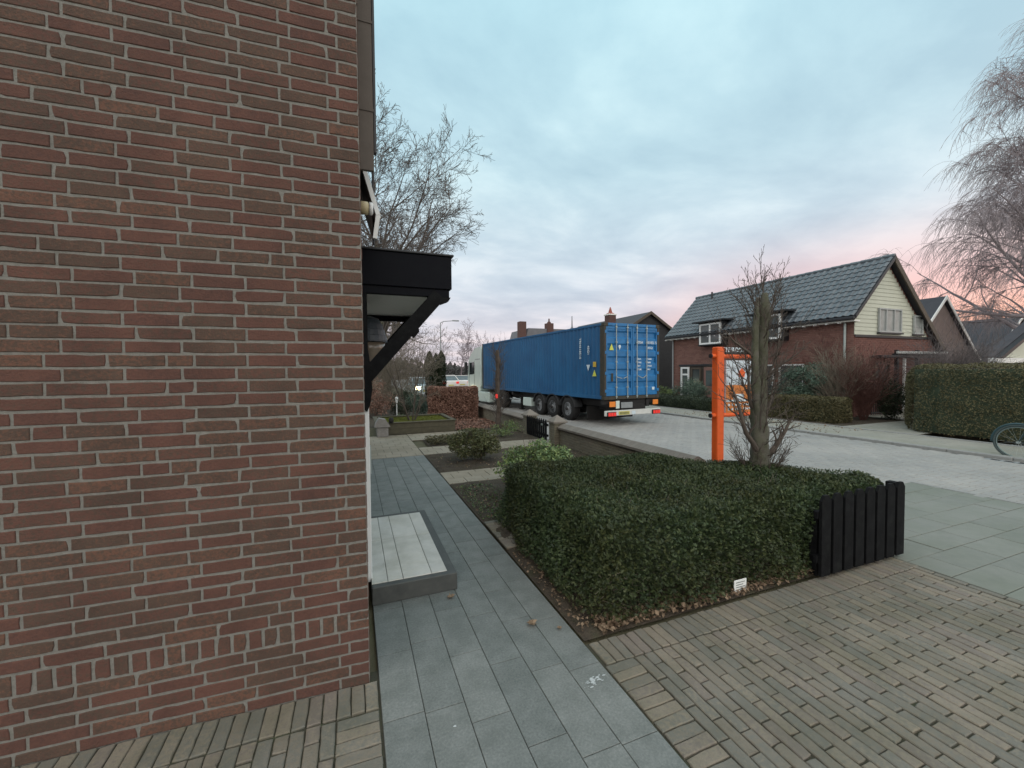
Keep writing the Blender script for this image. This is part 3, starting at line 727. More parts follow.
def hedge(name, label, poly, z1, n_side, n_top, size, m, kind='leaf', z0=.02, round_=.08, depth=.1, amp=.03, core='leaf_dark', group=None, stick=True, aspect=.5, flare=0.0):
    c = np.mean(np.array(poly), 0); t = thing(name, label, 'hedge', (float(c[0]), float(c[1]), 0), group)
    C, Nn = hedge_points(poly, z0, z1, n_side, n_top, round_, depth, amp, flare=flare)
    sz = size*rng.uniform(.6, 1.3, len(C))
    if kind == 'sprig': sprig_mesh('foliage', C, Nn, sz, m, t, k=4, spread=.75)
    else: leaves_mesh('foliage', C, Nn, sz, m, t, aspect=aspect)
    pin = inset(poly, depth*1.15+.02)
    MB().prism(pin, z0+.02, z1-depth*1.1, 'z').build('shade_core', core, t)  # solid filler, its dark colour stands in for shade inside the hedge
    return t
hp = [(1.69,2.52),(3.80,2.51),(5.12,2.50),(5.42,2.85),(4.55,3.90),(3.10,4.90),(1.73,4.80)]
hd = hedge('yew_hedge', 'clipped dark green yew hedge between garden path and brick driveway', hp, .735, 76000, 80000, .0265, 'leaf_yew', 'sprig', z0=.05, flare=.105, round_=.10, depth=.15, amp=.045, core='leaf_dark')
random.seed(55); ss = []
for k in range(150):
    x = random.uniform(1.75, 5.1); y = random.uniform(2.6, 4.6)
    if y > 4.9 - (x-3.1)*.95 and x > 3.1: continue
    z = .70; d = Vector((random.gauss(0, .4), random.gauss(0, .4), 1)).normalized(); p_ = Vector((x, y, z)); ss.append((1, [p_, p_+d*random.uniform(.05, .10)], [.0018, .001]))
for k in range(220):
    x = random.uniform(1.7, 3.9); z = random.uniform(.05, .35); ss.append((1, [Vector((x, 2.58, z)), Vector((x+random.gauss(0, .05), 2.49+random.uniform(-.02, .05), z+random.uniform(-.03, .09)))], [.003, .0015]))
paths_mesh('twigs', ss, 'twig_pale', hd, sides=3)
C, Nn = hedge_points(hp, .06, .79, 9000, 9000, .1, .06, .04)
leaves_mesh('leaf_tips', C, Nn, .022*rng.uniform(.6, 1.5, len(C)), 'leaf_box', hd, aspect=.4) if False else None
def shrub(name, label, c, r, n, size, m, stems=8, cat='shrub', hgt=None, spread=.8, aspect=.5, group=None, shape=1.0, inner=.25, twigm='twig', lumps=5, zmin=.05, sprig=False):
    t = thing(name, label, cat, (c[0], c[1], 0), group)
    cz = c[2]
    # clumps of different size inside the outline so that gaps stay
    K = max(6, lumps*4); dirs = rng.normal(0, 1, (K, 3)); dirs /= np.linalg.norm(dirs, axis=1, keepdims=True); dirs[:,2] = dirs[:,2]*.9+.15
    cc = dirs*rng.uniform(.45, .9, (K, 1)); k = rng.integers(0, K, n)
    off = rng.normal(0, 1, (n, 3)); off /= np.linalg.norm(off, axis=1, keepdims=True); off *= rng.uniform(.3, 1, (n, 1))**.6*rng.uniform(.30, .52, K)[k][:, None]
    q = (cc[k]+off); nn = q/np.linalg.norm(q, axis=1, keepdims=True)
    C = np.array((c[0], c[1], cz)) + q*np.array(r); C = C[C[:,2] > zmin] ; nn = nn[:len(C)]
    if n: 
        f_ = sprig_mesh if sprig else leaves_mesh
        if sprig: sprig_mesh('foliage', C, nn, size*rng.uniform(.6, 1.3, len(C)), m, t, k=4)
        else: leaves_mesh('foliage', C, nn, size*rng.uniform(.6, 1.3, len(C)), m, t, aspect=aspect, spread=spread)
    b = []
    for i in range(stems):
        a = random.uniform(0, 2*PI); rr = random.uniform(.3, .8)
        p0 = Vector((c[0]+math.cos(a)*r[0]*.12, c[1]+math.sin(a)*r[1]*.12, 0)); p1 = Vector((c[0]+math.cos(a)*r[0]*rr, c[1]+math.sin(a)*r[1]*rr, cz+r[2]*random.uniform(.1, .7)))
        limb_paths(p0, (p1-p0), (p1-p0).length, .010*max(r[0], .5), 1, dict(seg=4, wob=[.09], grav=[.03], n=[5], t0=[.3], ang=[(20, 50)], len=[(.3, .5)], rmin=.003), b)
    paths_mesh('stem', b, twigm, t)
    return t
shrub('evergreen_shrub', 'rounded olive green evergreen shrub in the bed beyond the cross path', (2.40, 8.30, .36), (.52, .42, .38), 8000, .045, 'leaf_olive', 14)
shrub('evergreen_shrub', 'light green variegated shrub with upright tips at the hedge corner', (2.62, 5.62, .44), (.55, .50, .38), 9000, .05, 'leaf_pale', 14)
shrub('garden_shrub', 'low leafy plant with pale stems against the far garden wall', (4.0, 11.0, .22), (.5, .35, .22), 1300, .04, 'leaf_pale', 8)
shrub('garden_shrub', 'small green bush at the foot of the near wall stretch', (3.9, 6.3, .15), (.6, .4, .17), 1100, .04, 'leaf_box', 8)
# ground cover and dead leaves
def scatter(name, x0, x1, y0, y1, z, n, size, m, label, cat, hgt=.03):
    C = np.column_stack([rng.uniform(x0, x1, n), rng.uniform(y0, y1, n), z+rng.random(n)*hgt])
    o = leaves_mesh(name, C, np.tile((0, 0, 1.), (n, 1)), size*rng.uniform(.5, 1.3, n), m, None, aspect=.7, spread=.45, fold=.5)
    return tag(o, label, cat, kind='stuff')
scatter('leaf_litter', 1.62, 3.9, 2.43, 2.60, .02, 1700, .042, 'dead_leaf', 'brown fallen leaves lying along the foot of the yew hedge', 'leaf litter', .05)
scatter('leaf_litter', 1.48, 1.68, 2.5, 4.0, .015, 240, .030, 'dead_leaf', 'fallen leaves between the path edge and the hedge', 'leaf litter')
scatter('leaf_litter', 1.5, 4.7, 4.9, 6.7, .03, 420, .035, 'dead_leaf', 'fallen leaves on the dark soil of the nearest bed', 'leaf litter')
scatter('leaf_litter', 1.5, 4.7, 7.65, 9.3, .03, 360, .035, 'dead_leaf', 'fallen leaves on the soil around the rounded shrub', 'leaf litter')
scatter('leaf_litter', 3.0, 4.8, 12.8, 15.6, .02, 2600, .07, 'leaf_beech', 'red brown beech leaves lying below the beech hedge', 'leaf litter')
scatter('leaf_litter', 12.6, 14.3, 7.5, 14, .055, 420, .055, 'dead_leaf', 'fallen leaves lying on the far pavement', 'leaf litter', .01)
scatter('ground_cover', 1.8, 3.3, 10.4, 11.4, .02, 3200, .05, 'leaf_privet', 'low greyish green ground cover in the bed before the planter', 'ground cover', .12)
scatter('ground_cover', 1.5, 2.1, 4.9, 6.5, .02, 900, .03, 'leaf_box', 'thin green ground cover along the edge of the path bed', 'ground cover', .03)
for x, y, s, lb in ((1.20, 2.74, .085, 'single pale brown oak leaf lying on the bluestone path'), (1.37, 2.62, .04, 'small dark dead leaf near the path edge'), (.72, 3.33, .07, 'orange brown leaf lying at the corner of the door step')):
    n = 9; pts = []
    for k in range(2*n): a = 2*PI*k/(2*n); r_ = s*(.5 if k % 2 else .30)*(1+.25*math.cos(a)); pts.append((x+r_*math.cos(a+.5), y+r_*math.sin(a+.5), .012+.25*s*random.random()))
    b = MB().add(pts+[(x, y, .008)], [(k, (k+1) % (2*n), 2*n) for k in range(2*n)])
    tag(b.build('fallen_leaf', 'dead_leaf'), lb, 'leaf')
random.seed(9); b = MB()
for k in range(46):
    cx = 1.33 + random.gauss(0, .035); cy = 2.10 + random.gauss(0, .016) + (cx-1.33)*.25; r_ = random.uniform(.002, .009)
    pts = [(cx+r_*1.7*math.cos(q*PI/4)*random.uniform(.6, 1.2), cy+r_*.7*math.sin(q*PI/4)*random.uniform(.6, 1.2), .0022+k*.00004) for q in range(8)]
    b.add(pts, [tuple(range(8))])
tag(b.build('paint_spill', 'spill'), 'small white spill smeared on the bluestone path beside the driveway', 'spill')
for x, y, lb in ((.47, 2.10, 'white speck of bird dropping in the middle of the path'), (.515, 1.80, 'white speck of bird dropping nearest to the bottom edge of the path')):
    pts = [(x+.010*math.cos(q*PI/5)*random.uniform(.6, 1.2), y+.009*math.sin(q*PI/5)*random.uniform(.6, 1.2), .0025) for q in range(10)]
    tag(MB().add(pts, [tuple(range(10))]).build('bird_dropping', 'spill'), lb, 'stain')

# plaque in the leaves
pl = thing('garden_plaque', 'small white plaque with grey lines standing at the foot of the hedge', 'plaque', (2.99, 2.46, 0))
o = MB().box(2.925, 3.065, 2.455, 2.462, .035, .135, .002).build('plate', 'white_paint', pl)
b = MB()
for k in range(4): b.box(2.945, 3.045 - .02*(k % 2), 2.453, 2.4545, .115-.02*k-.003, .115-.02*k+.002)
b.build('line_marks', 'text_dark', pl)
MB().bar((2.995, 2.468, 0), (2.995, 2.466, .08), .008).build('stake', 'steel_grey', pl)

# picket panel
pk_ = thing('picket_fence', 'black picket panel with pointed boards closing the hedge at the driveway', 'fence', (4.5, 2.37, 0))
for k in range(8):
    x = 3.86 + k*.162; w = .125
    b = MB(); b.prism([(x, .035), (x+w, .035), (x+w, .715), (x+w*.72, .765), (x+w*.28, .765), (x, .715)], 2.352, 2.378, 'y'); b.build('picket', 'black_wood', pk_)
MB().box(3.84, 5.14, 2.38, 2.415, .15, .22, .004).build('rail', 'black_wood', pk_)
MB().box(3.84, 5.14, 2.38, 2.415, .55, .62, .004).build('rail', 'black_wood', pk_)
MB().box(5.08, 5.16, 2.42, 2.50, 0, .74, .006).build('post', 'black_wood', pk_)
MB().box(3.90, 3.97, 2.42, 2.49, 0, .60, .006).build('post', 'black_wood', pk_)

# ================================================================== GARDEN WALL, GATE
def low_wall(label, x, y0, y1, h=.42):
    t = thing('garden_wall', label, 'wall', (x, (y0+y1)/2, 0))
    MB().box(x-.10, x+.10, y0+.01, y1-.01, -.05, h-.01).build('mortar_bed', 'mortar_dark', t)
    P = []; Hu = []
    r_ = 0; zc = .035
    while zc < h-.02:
        y = y0 - (.125 if r_ % 2 else 0)
        while y < y1:
            a = max(y, y0); e = min(y+.25, y1)
            if e-a > .03: P.append((x-.112, (a+e)/2, zc)); Hu.append((e-a)/2-.004)
            y += .25
        zc += .062; r_ += 1
    P = np.array(P); blocks('wall_face', P, (0,1,0), (0,0,1), (-1,0,0), np.array(Hu), .027, .02, .004, 'wall_brick', t, jit=.001, tilt=.001)
    P2 = P.copy(); P2[:,0] = x+.112
    blocks('wall_face', P2, (0,1,0), (0,0,1), (1,0,0), np.array(Hu), .027, .02, .004, 'wall_brick', t, jit=.001)
    b = MB(); y = y0
    while y < y1-.05:
        e = min(y+.105, y1)
        b.prism([(x-.17, h), (x+.17, h), (x+.17, h+.045), (x+.02, h+.125), (x-.02, h+.125), (x-.17, h+.045)], y+.002, e-.002, 'y'); y = e
    b.build('coping', 'coping', t)
    return t
def pier(label, x, y):
    t = thing('brick_pier', label, 'pier', (x, y, 0))
    P = []; Un = []
    MB().box(x-.15, x+.15, y-.15, y+.15, -.05, .54).build('core', 'mortar_dark', t)
    b = MB(); zc = .005; k = 0
    while zc < .53:
        for a, c in ((-.158, -.003), (.003, .158)): b.box(x-.158, x+.158, y+a, y+c, zc, zc+.054, .004)
        zc += .062; k += 1
    b.build('brick_shaft', 'wall_brick', t)
    MB().add([(x-.2,y-.2,.56),(x+.2,y-.2,.56),(x+.2,y+.2,.56),(x-.2,y+.2,.56),(x-.2,y-.2,.60),(x+.2,y-.2,.60),(x+.2,y+.2,.60),(x-.2,y+.2,.60),(x,y,.76)],
             [(0,3,2,1),(0,1,5,4),(1,2,6,5),(2,3,7,6),(3,0,4,7),(4,5,8),(5,6,8),(6,7,8),(7,4,8)]).build('cap', 'coping', t)
low_wall('low brown brick wall with sloped coping between the hedge and the gate', 4.98, 4.85, 9.26)
low_wall('low brown brick wall with sloped coping running from the gate to the beech hedge', 4.98, 11.38, 24)
pier('brick gate pier with pyramid cap at the near side of the garden gate', 4.90, 9.42)
pier('brick gate pier with pyramid cap at the far side of the garden gate', 4.92, 11.22)
gt = thing('garden_gate', 'low black wooden gate in the opening of the garden wall', 'gate', (4.73, 10.3, 0))
for k in range(10):
    y = 9.66 + k*.136
    b = MB(); b.prism([(y, .06), (y+.085, .06), (y+.085, .56), (y+.0425, .62), (y, .56)], 4.70, 4.722, 'x'); b.build('slat', 'black_wood', gt)
MB().box(4.724, 4.76, 9.63, 11.02, .16, .22, .003).build('rail', 'black_wood', gt)
MB().box(4.724, 4.76, 9.63, 11.02, .44, .50, .003).build('rail', 'black_wood', gt)
MB().box(4.68, 4.70, 9.86, 9.94, .44, .49, .003).build('latch', 'zinc', gt)

# planter
pt = thing('raised_planter', 'low rectangular planter of dark weathered boards filled with moss and grass', 'planter', (1.9, 13.7, 0))
for nm, bx in (('front_board', (.62,3.0,12.80,12.87)), ('back_board', (.62,3.0,14.75,14.82)), ('side_board', (.62,.69,12.872,14.748)), ('side_board', (2.93,3.0,12.872,14.748))):
    b = MB(); b.box(*bx, 0, .17, .006); b.box(*bx, .174, .34, .006)
    b.build(nm, 'wood_old', pt)
for bx in ((.58,3.04,12.77,12.91), (.58,3.04,14.71,14.85), (.58,.72,12.912,14.708), (2.90,3.04,12.912,14.708)):
    MB().box(*bx, .343, .375, .006).build('rim_board', 'wood_old', pt)
MB().box(.70, 2.92, 12.88, 14.74, .05, .30).build('earth_fill', 'moss', pt)
n = 6000
C = np.column_stack([rng.uniform(.74, 2.88, n), rng.uniform(12.93, 14.7, n), .30+rng.random(n)*.04])
o = leaves_mesh('mossy_grass', C, np.tile((0.3, 0, .6), (n, 1)), .06*rng.uniform(.5, 1.2, n), 'moss', None, aspect=.25, spread=.8); tag(o, 'yellow green mossy grass growing inside the raised planter', 'grass', kind='stuff')
# weathered stone ornament at the planter corner
s_ = thing('stone_trough', 'grey weathered stone ornament shaped like a small roofed trough at the planter corner', 'ornament', (.76, 12.55, 0))
b = MB().box(.60, .92, 12.42, 12.68, 0, .30, .02).build('base', 'stone_grey', s_)
MB().prism([(.54, .30), (.98, .30), (.95, .36), (.84, .52), (.66, .56), (.56, .40)], 12.38, 12.72, 'y').build('roof_slab', 'stone_grey', s_)
MB().lathe([(.02, 0), (.06, .01), (.075, .10), (.06, .16), (.045, .17)], (1.02, 12.62, .375), 14).build('dark_pot', 'chassis', s_, smooth=True)

# ================================================================== TREE IN THE HEDGE, SIGN
def bare_tree(name, label, loc, trunk_paths, crown_paths, tm='bark', cm='twig', group=None):
    t = thing(name, label, 'tree', loc, group)
    paths_mesh('trunk', trunk_paths, tm, t)
    paths_mesh('crown', crown_paths, cm, t)
    return t
random.seed(21)
tx, ty = 4.50, 3.45
def rough_trunk(name, pts, rs, m, parent, amp=.18, sides=22, step=.03, seed=1):
    """a gnarled stem: knots, ridges and burls pushed out of a swept tube"""
    rg = random.Random(seed); P_ = [Vector(p) for p in pts]; L_ = [0]
    for i in range(1, len(P_)): L_.append(L_[-1] + (P_[i]-P_[i-1]).length)
    n = max(4, int(L_[-1]/step)); b = MB(); ph = [rg.uniform(0, 6.3) for _ in range(8)]
    knots = [(rg.uniform(0, L_[-1]), rg.uniform(0, 2*PI), rg.uniform(.10, .30), rg.uniform(.03, .08)) for _ in range(int(L_[-1]*12))]
    for i in range(n+1):
        s = L_[-1]*i/n; k = 0
        while k < len(L_)-2 and L_[k+1] < s: k += 1
        f = (s-L_[k])/max(1e-6, L_[k+1]-L_[k]); c = P_[k].lerp(P_[k+1], f); r_ = rs[k]*(1-f)+rs[k+1]*f
        for q in range(sides):
            a = 2*PI*q/sides; e = .35*math.sin(3*a+ph[0]+s*2.2)+.25*math.sin(5*a+ph[1]-s*3)+.2*math.sin(s*9+ph[2]+a)+.18*math.sin(s*23+2*a+ph[3])+rg.gauss(0, .16)
            rr = r_*(1+amp*e)
            for ks, ka, kh, kw in knots:
                da = (a-ka+PI) % (2*PI)-PI; d2 = (da*r_)**2+(s-ks)**2
                if d2 < .03: rr += r_*kh*math.exp(-d2/(kw*kw))
            b.v.append((c.x+rr*math.cos(a), c.y+rr*math.sin(a), c.z))
    for i in range(n):
        for q in range(sides): j = (q+1) % sides; b.f.append((i*sides+q, i*sides+j, i*sides+sides+j, i*sides+sides+q))
    b.f.append(tuple(range(n*sides, (n+1)*sides)))
    return b.build(name, m, parent, smooth=True)
crown = []
par = dict(seg=6, wob=[.10, .14], grav=[.10, .06], n=[6, 3], t0=[.15, .2], ang=[(20, 50)], len=[(.3, .5)], rmin=.0019, rr=.55)
for k in range(95):
    z = .75 + 2.1*(k/95)**.7; a = random.uniform(0, 2*PI); el = random.uniform(.1, 1.0)
    if z > 2.3: el = random.uniform(1.2, 3.5)
    ln = random.uniform(.22, .42) if z < 2.3 else random.uniform(.2, .38)
    limb_paths((tx+.12*math.cos(a), ty+.12*math.sin(a), z), (math.cos(a), math.sin(a), el), ln, random.uniform(.004, .008), 2, par, crown)
# heavier curved limbs near the foot
for a, ln, z, rr in ((PI+.3, .95, .95, .035), (PI-.2, .55, 1.45, .028), (-.3, .60, .86, .04), (.3, .6, 1.25, .028), (PI+.1, .55, 2.0, .02), (-.1, .5, 1.8, .02), *[(random.uniform(0, 6.28), random.uniform(.65, 1.0), random.uniform(.9, 1.9), random.uniform(.009, .015)) for _ in range(7)]):
    limb_paths((tx+.1*math.cos(a), ty+.1*math.sin(a), z), (math.cos(a), math.sin(a), .9 if rr > .0175 else 3.2), ln, rr, 2, dict(par, wob=[.12,.15], n=[7, 3], grav=[.08, .08]), crown)
for k in range(36):
    a = random.uniform(0, 2*PI); limb_paths((tx+.15*math.cos(a), ty+.15*math.sin(a), .70), (math.cos(a)*.7, math.sin(a)*.7, 1.1), random.uniform(.15, .38), .005, 1, par, crown)
pt0 = thing('pollard_tree', 'bare gnarled tree trunk with many thin shoots rising from the yew hedge', 'tree', (tx, ty, 0))
trk = rough_trunk('trunk', [(tx, ty, 0), (tx, ty, .6), (tx+.0, ty, 1.0), (tx-.02, ty, 1.35), (tx+.02, ty, 1.8), (tx+.04, ty, 2.3), (tx+.06, ty, 2.68), (tx+.06, ty, 2.80)], [.15, .11, .092, .085, .055, .050, .055, .03], 'bark', pt0, seed=4)
rough_trunk('side_stem', [(tx-.03, ty-.02, 1.1), (tx-.10, ty-.03, 1.55), (tx-.12, ty-.02, 2.0), (tx-.08, ty, 2.45), (tx-.05, ty, 2.74)], [.035, .042, .036, .034, .022], 'bark', pt0, seed=8)
paths_mesh('crown', crown, 'twig', pt0)

sg = thing('estate_sign', 'orange sign post with a printed panel on two orange arms behind the hedge', 'sign', (5.12, 4.6, 0))
px_ = 5.12
b = MB(); b.box(px_-.075, px_+.065, 4.55, 4.66, 0, 2.235, .01); b.build('post', 'sign_orange', sg)
for z in (2.09, 1.20):
    MB().tube([(px_-.15, 4.6, z+.01), (px_+.82, 4.6, z-.0)], .033, 12).build('arm', 'sign_orange', sg)
    MB().tube([(px_-.165, 4.6, z+.01), (px_-.151, 4.6, z+.01)], .035, 12).build('arm_cap', 'dark_trim', sg)
p = MB().box(px_+.13, px_+.78, 4.585, 4.615, 1.235, 2.035, .004).build('panel', 'sign_blue', sg)
MB().box(px_+.132, px_+.778, 4.581, 4.5848, 1.237, 1.66).build('orange_field', 'sign_brown', p)
b = MB(); b.prism([(px_+.13, 1.70), (px_+.66, 1.70), (px_+.77, 1.86), (px_+.66, 2.03), (px_+.13, 2.03)], 4.578, 4.5845, 'y'); b.build('printed_field', 'sign_blue', p)
b = MB().box(px_+.13, px_+.78, 4.575, 4.5803, 1.405, 1.435); b.box(px_+.28, px_+.50, 4.575, 4.5803, 1.44, 1.52); b.build('white_band', 'mark_white', p)
b = MB().prism([(px_+.38, 1.85), (px_+.45, 1.92), (px_+.52, 1.85), (px_+.50, 1.78), (px_+.40, 1.78)], 4.572, 4.5775, 'y').build('house_symbol', 'sign_orange', p)
b = MB()
random.seed(5)
for z in (1.355, 1.29):
    x = px_+.17
    while x < px_+.70:
        w_ = random.uniform(.02, .05); b.box(x, x+w_, 4.576, 4.5803, z-.014, z+.018); x += w_ + random.choice((.012, .012, .04))
b.build('small_text', 'mark_white', p)
MB().box(px_+.13, px_+.80, 4.59, 4.61, 2.13, 2.16, .003).build('letter_rail', 'dark_trim', sg)
text_mesh('lettering', 'TE KOOP', .095, 'mark_white', sg, (px_+.12, 4.60, 2.165), (1, 0, 0), (0, 0, 1), extrude=.006, bold=.003, track=1.06)

# ================================================================== TRUCK
TRZ = R(3.96)
TL = (7.80, 11.58, 0)
CW, CL_, Z0, Z1 = 2.44, 11.32, .90, 3.50
ct = thing('shipping_container', 'long blue corrugated shipping container lying on the parked trailer', 'container', TL, rz=TRZ)
def corr_side(x, sgn):
    prof = []; y = .16; pitch = .235; dpt = .032
    while y < CL_-.16-pitch:
        prof += [(y, 0), (y+pitch*.30, 0), (y+pitch*.5, dpt), (y+pitch*.80, dpt)]; y += pitch
    prof += [(y, 0), (CL_-.14, 0)]
    b = MB(); vs = []
    for yy, d in prof: vs += [(x+sgn*d*-1, yy, Z0+.14), (x-sgn*d, yy, Z1-.09)]
    for yy, d in prof: vs += [(x-sgn*(d+.004), yy, Z0+.14), (x-sgn*(d+.004), yy, Z1-.09)]
    n = len(prof); fs = []
    for i in range(n-1): fs.append((2*i, 2*i+1, 2*i+3, 2*i+2)); fs.append((2*n+2*i, 2*n+2*i+2, 2*n+2*i+3, 2*n+2*i+1))
    b.add(vs, fs); return b
corr_side(.015, -1).build('side_panel', 'container_blue', ct, world=False)
corr_side(CW-.015, 1).build('side_panel', 'container_blue', ct, world=False)
b = MB()
for x0, x1 in ((0, .09), (CW-.09, CW)):
    b.box(x0, x1, .145, CL_-.145, Z1-.09, Z1-.012, .006); b.box(x0, x1, .145, CL_-.145, Z0+.02, Z0+.14, .006)
b.build('rail', 'container_blue', ct, world=False)
b = MB(); y = .2
vs = []
MB().box(.09, CW-.09, .1, CL_-.1, Z1-.04, Z1-.02).build('roof', 'container_blue', ct, world=False)
MB().box(.09, CW-.09, .1, CL_-.1, Z0+.06, Z0+.10).build('floor', 'chassis', ct, world=False)
MB().box(.09, CW-.09, CL_-.12, CL_-.08, Z0+.10, Z1-.04).build('front_wall', 'container_blue', ct, world=False)
for x0, x1 in ((0, .085), (CW-.085, CW)):
    MB().box(x0, x1, 0, .16, Z0+.12, Z1-.12, .008).build('corner_post', 'olive_steel', ct, world=False)
    MB().box(x0, x1, CL_-.14, CL_, Z0+.12, Z1-.12, .008).build('corner_post', 'olive_steel', ct, world=False)
MB().box(.001, .084, .161, .24, Z0+.14, Z1-.09, .004).build('post_flange', 'olive_steel', ct, world=False)
for x in (0, CW-.16):
    for y in (0, CL_-.17):
        for z in (Z0, Z1-.118):
            MB().box(x-.004 if x == 0 else x, x+.16 if x == 0 else x+.164, y-.004, y+.174, z, z+.118, .012).build('corner_casting', 'olive_steel', ct, world=False)
b = MB(); b.box(.165, CW-.165, .002, .10, Z1-.10, Z1-.005, .006); b.build('header', 'door_blue', ct, world=False)
b = MB(); b.box(.165, CW-.165, .002, .12, Z0+.005, Z0+.12, .006); b.build('sill', 'olive_steel', ct, world=False)
def door_panel(x0, x1):
    # horizontally corrugated steel door
    prof = [(Z0+.13, 0), (Z0+.24, 0)]
    zz = [Z0+.24 + i*(Z1-Z0-.46)/5 for i in range(6)]
    for i in range(5):
        a, c = zz[i], zz[i+1]; h = c-a
        prof += [(a+h*.30, 0), (a+h*.42, .045), (a+h*.78, .045), (a+h*.90, 0)]
    prof += [(Z1-.12, 0)]
    b = MB(); vs = []
    for z, d in prof: vs += [(x0+.05, .035+d, z), (x1-.05, .035+d, z)]
    b.add(vs, [(2*i, 2*i+1, 2*i+3, 2*i+2) for i in range(len(prof)-1)])
    b.box(x0, x0+.052, .02, .075, Z0+.13, Z1-.11, .004); b.box(x1-.052, x1, .02, .075, Z0+.13, Z1-.11, .004)
    b.box(x0+.052, x1-.052, .02, .075, Z0+.13, Z0+.22, .004); b.box(x0+.052, x1-.052, .02, .075, Z1-.20, Z1-.11, .004)
    b.box(x0+.04, x1-.04, .09, .10, Z0+.14, Z1-.12)
    return b
mid = CW/2
dl = door_panel(.09, mid-.008).build('door', 'door_blue', ct, world=False)
dr = door_panel(mid+.008, CW-.09).build('door', 'door_blue', ct, world=False)
for dd, xs in ((dl, (.50, .98)), (dr, (mid+.18, mid+.62))):
    for x in xs:
        MB().tube([(x, -.012, Z0+.04), (x, -.012, Z1-.03)], .017, 8).build('lock_rod', 'zinc', dd, world=False)
        for z in (Z0+.10, Z0+.42, Z0+1.28, Z0+1.95, Z1-.14): MB().box(x-.035, x+.035, -.03, .02, z-.022, z+.022, .004).build('rod_bracket', 'zinc', dd, world=False)
        b = MB(); b.bar((x-.03, -.04, Z0+.78 + .04*(x > mid)), (x+.22 if x in (.50, mid+.18) else x-.2, -.04, Z0+.72), .03, .02); b.build('handle', 'zinc', dd, world=False)
    hx = .075 if dd is dl else CW-.075
    for z in (Z0+.3, Z0+.9, Z0+1.6, Z1-.3): MB().box(hx-.05, hx+.05, -.008, .018, z-.05, z+.05, .006).build('hinge', 'door_blue', dd, world=False)
MB().prism([(.22, Z1-.92), (.40, Z1-.92), (.31, Z1-.70)], .008, .0185, 'y').build('warning_triangle', 'mark_yellow', dl, world=False)
MB().prism([(.60, Z1-.80), (.62, Z1-.74), (.69, Z1-.74), (.71, Z1-.80), (.67, Z1-.86), (.655, Z1-.92), (.64, Z1-.86)], .010, .0195, 'y').build('round_sticker', 'mark_white', dl, world=False)
MB().box(.30, .38, .012, .0195, Z0+.62, Z0+.90).build('rusty_patch', 'olive_steel', dl, world=False)
tb = .017
def dtext(s, sz, x, z): text_mesh('door_lettering', s, sz, 'mark_white', dr, (x, tb, z), (1, 0, 0), (0, 0, 1), world=False, extrude=.002, bold=.002)
dtext('TRH', .13, mid+.22, Z1-.68); dtext('51851 5', .13, mid+.68, Z1-.68); dtext('45G1', .115, mid+.68, Z1-.86)
for k, (a, c) in enumerate((('MAX', '34000'), ('TARE', '4800'), ('NET', '29200'), ('CUBE', '86.0'))):
    dtext(a, .075, mid+.07 if False else mid+.22, Z1-1.24-k*.12); dtext(c, .075, mid+.68, Z1-1.24-k*.12)
MB().box(CW-.33, CW-.22, .012, .0195, Z0+.30, Z0+.40).build('white_sticker', 'mark_white', dr, world=False)
# markings on the long side: vertical number, arrows, yellow signs
text_mesh('side_lettering', 'TRH518515', .155, 'mark_white', ct, (-.018, 1.42, Z1-.42), (0, 0, -1), (0, -1, 0), world=False, extrude=.002, bold=.003)
text_mesh('side_lettering', '45G1', .15, 'mark_white', ct, (-.018, .92, Z1-.72), (0, 0, -1), (0, -1, 0), world=False, extrude=.002, bold=.003)
MB().prism([(.98, Z1-1.40), (.88, Z1-1.62), (.78, Z1-1.40)], -.021, -.0185, 'x').build('round_sticker', 'mark_white', ct, world=False)
MB().prism([(.60, Z1-1.30), (.42, Z1-1.30), (.42, Z1-1.48), (.60, Z1-1.48)], -.021, -.0185, 'x').build('warning_sticker', 'mark_amber', ct, world=False)
MB().prism([(.64, Z1-1.80), (.40, Z1-1.80), (.52, Z1-1.58)], -.021, -.0185, 'x').build('warning_triangle', 'mark_yellow', ct, world=False)

tr = thing('container_trailer', 'black three axle trailer with mudguards and rear light bar under the container', 'trailer', TL, rz=TRZ)
b = MB(); b.box(.42, .56, .05, 10.6, .62, .87, .01); b.box(CW-.56, CW-.42, .05, 10.6, .62, .87, .01)
for y in (.10, 2.4, 4.9, 7.2, 10.2): b.box(.02, CW-.02, y, y+.14, .74, .885, .008)
b.box(.55, CW-.55, .1, 1.0, .5, .75, .01)
b.build('chassis_frame', 'chassis', tr, world=False)
def wheel(parent, x, y, r=.44, w=.30, face=-1):
    wt = MB().lathe([(r*.62, -w/2), (r*.93, -w/2), (r, -w/2+.04), (r, w/2-.04), (r*.93, w/2), (r*.62, w/2)], (x, y, r), 28, 'x').build('wheel', 'rubber', parent, world=False, smooth=True)
    f = face; e = f*w/2
    rm = MB().lathe([(r*.60, 0), (r*.60, -f*.02 + e*.0), (r*.53, -f*.05), (r*.50, -f*.10), (r*.26, -f*.12), (r*.24, -f*.02), (r*.17, f*.01)], (x+e, y, r), 24, 'x').build('rim', 'rim', wt, world=False)
    MB().lathe([(r*.14, 0), (r*.14, f*.05), (r*.10, f*.07)], (x+e, y, r), 14, 'x').build('hub', 'chassis', wt, world=False)
    return wt
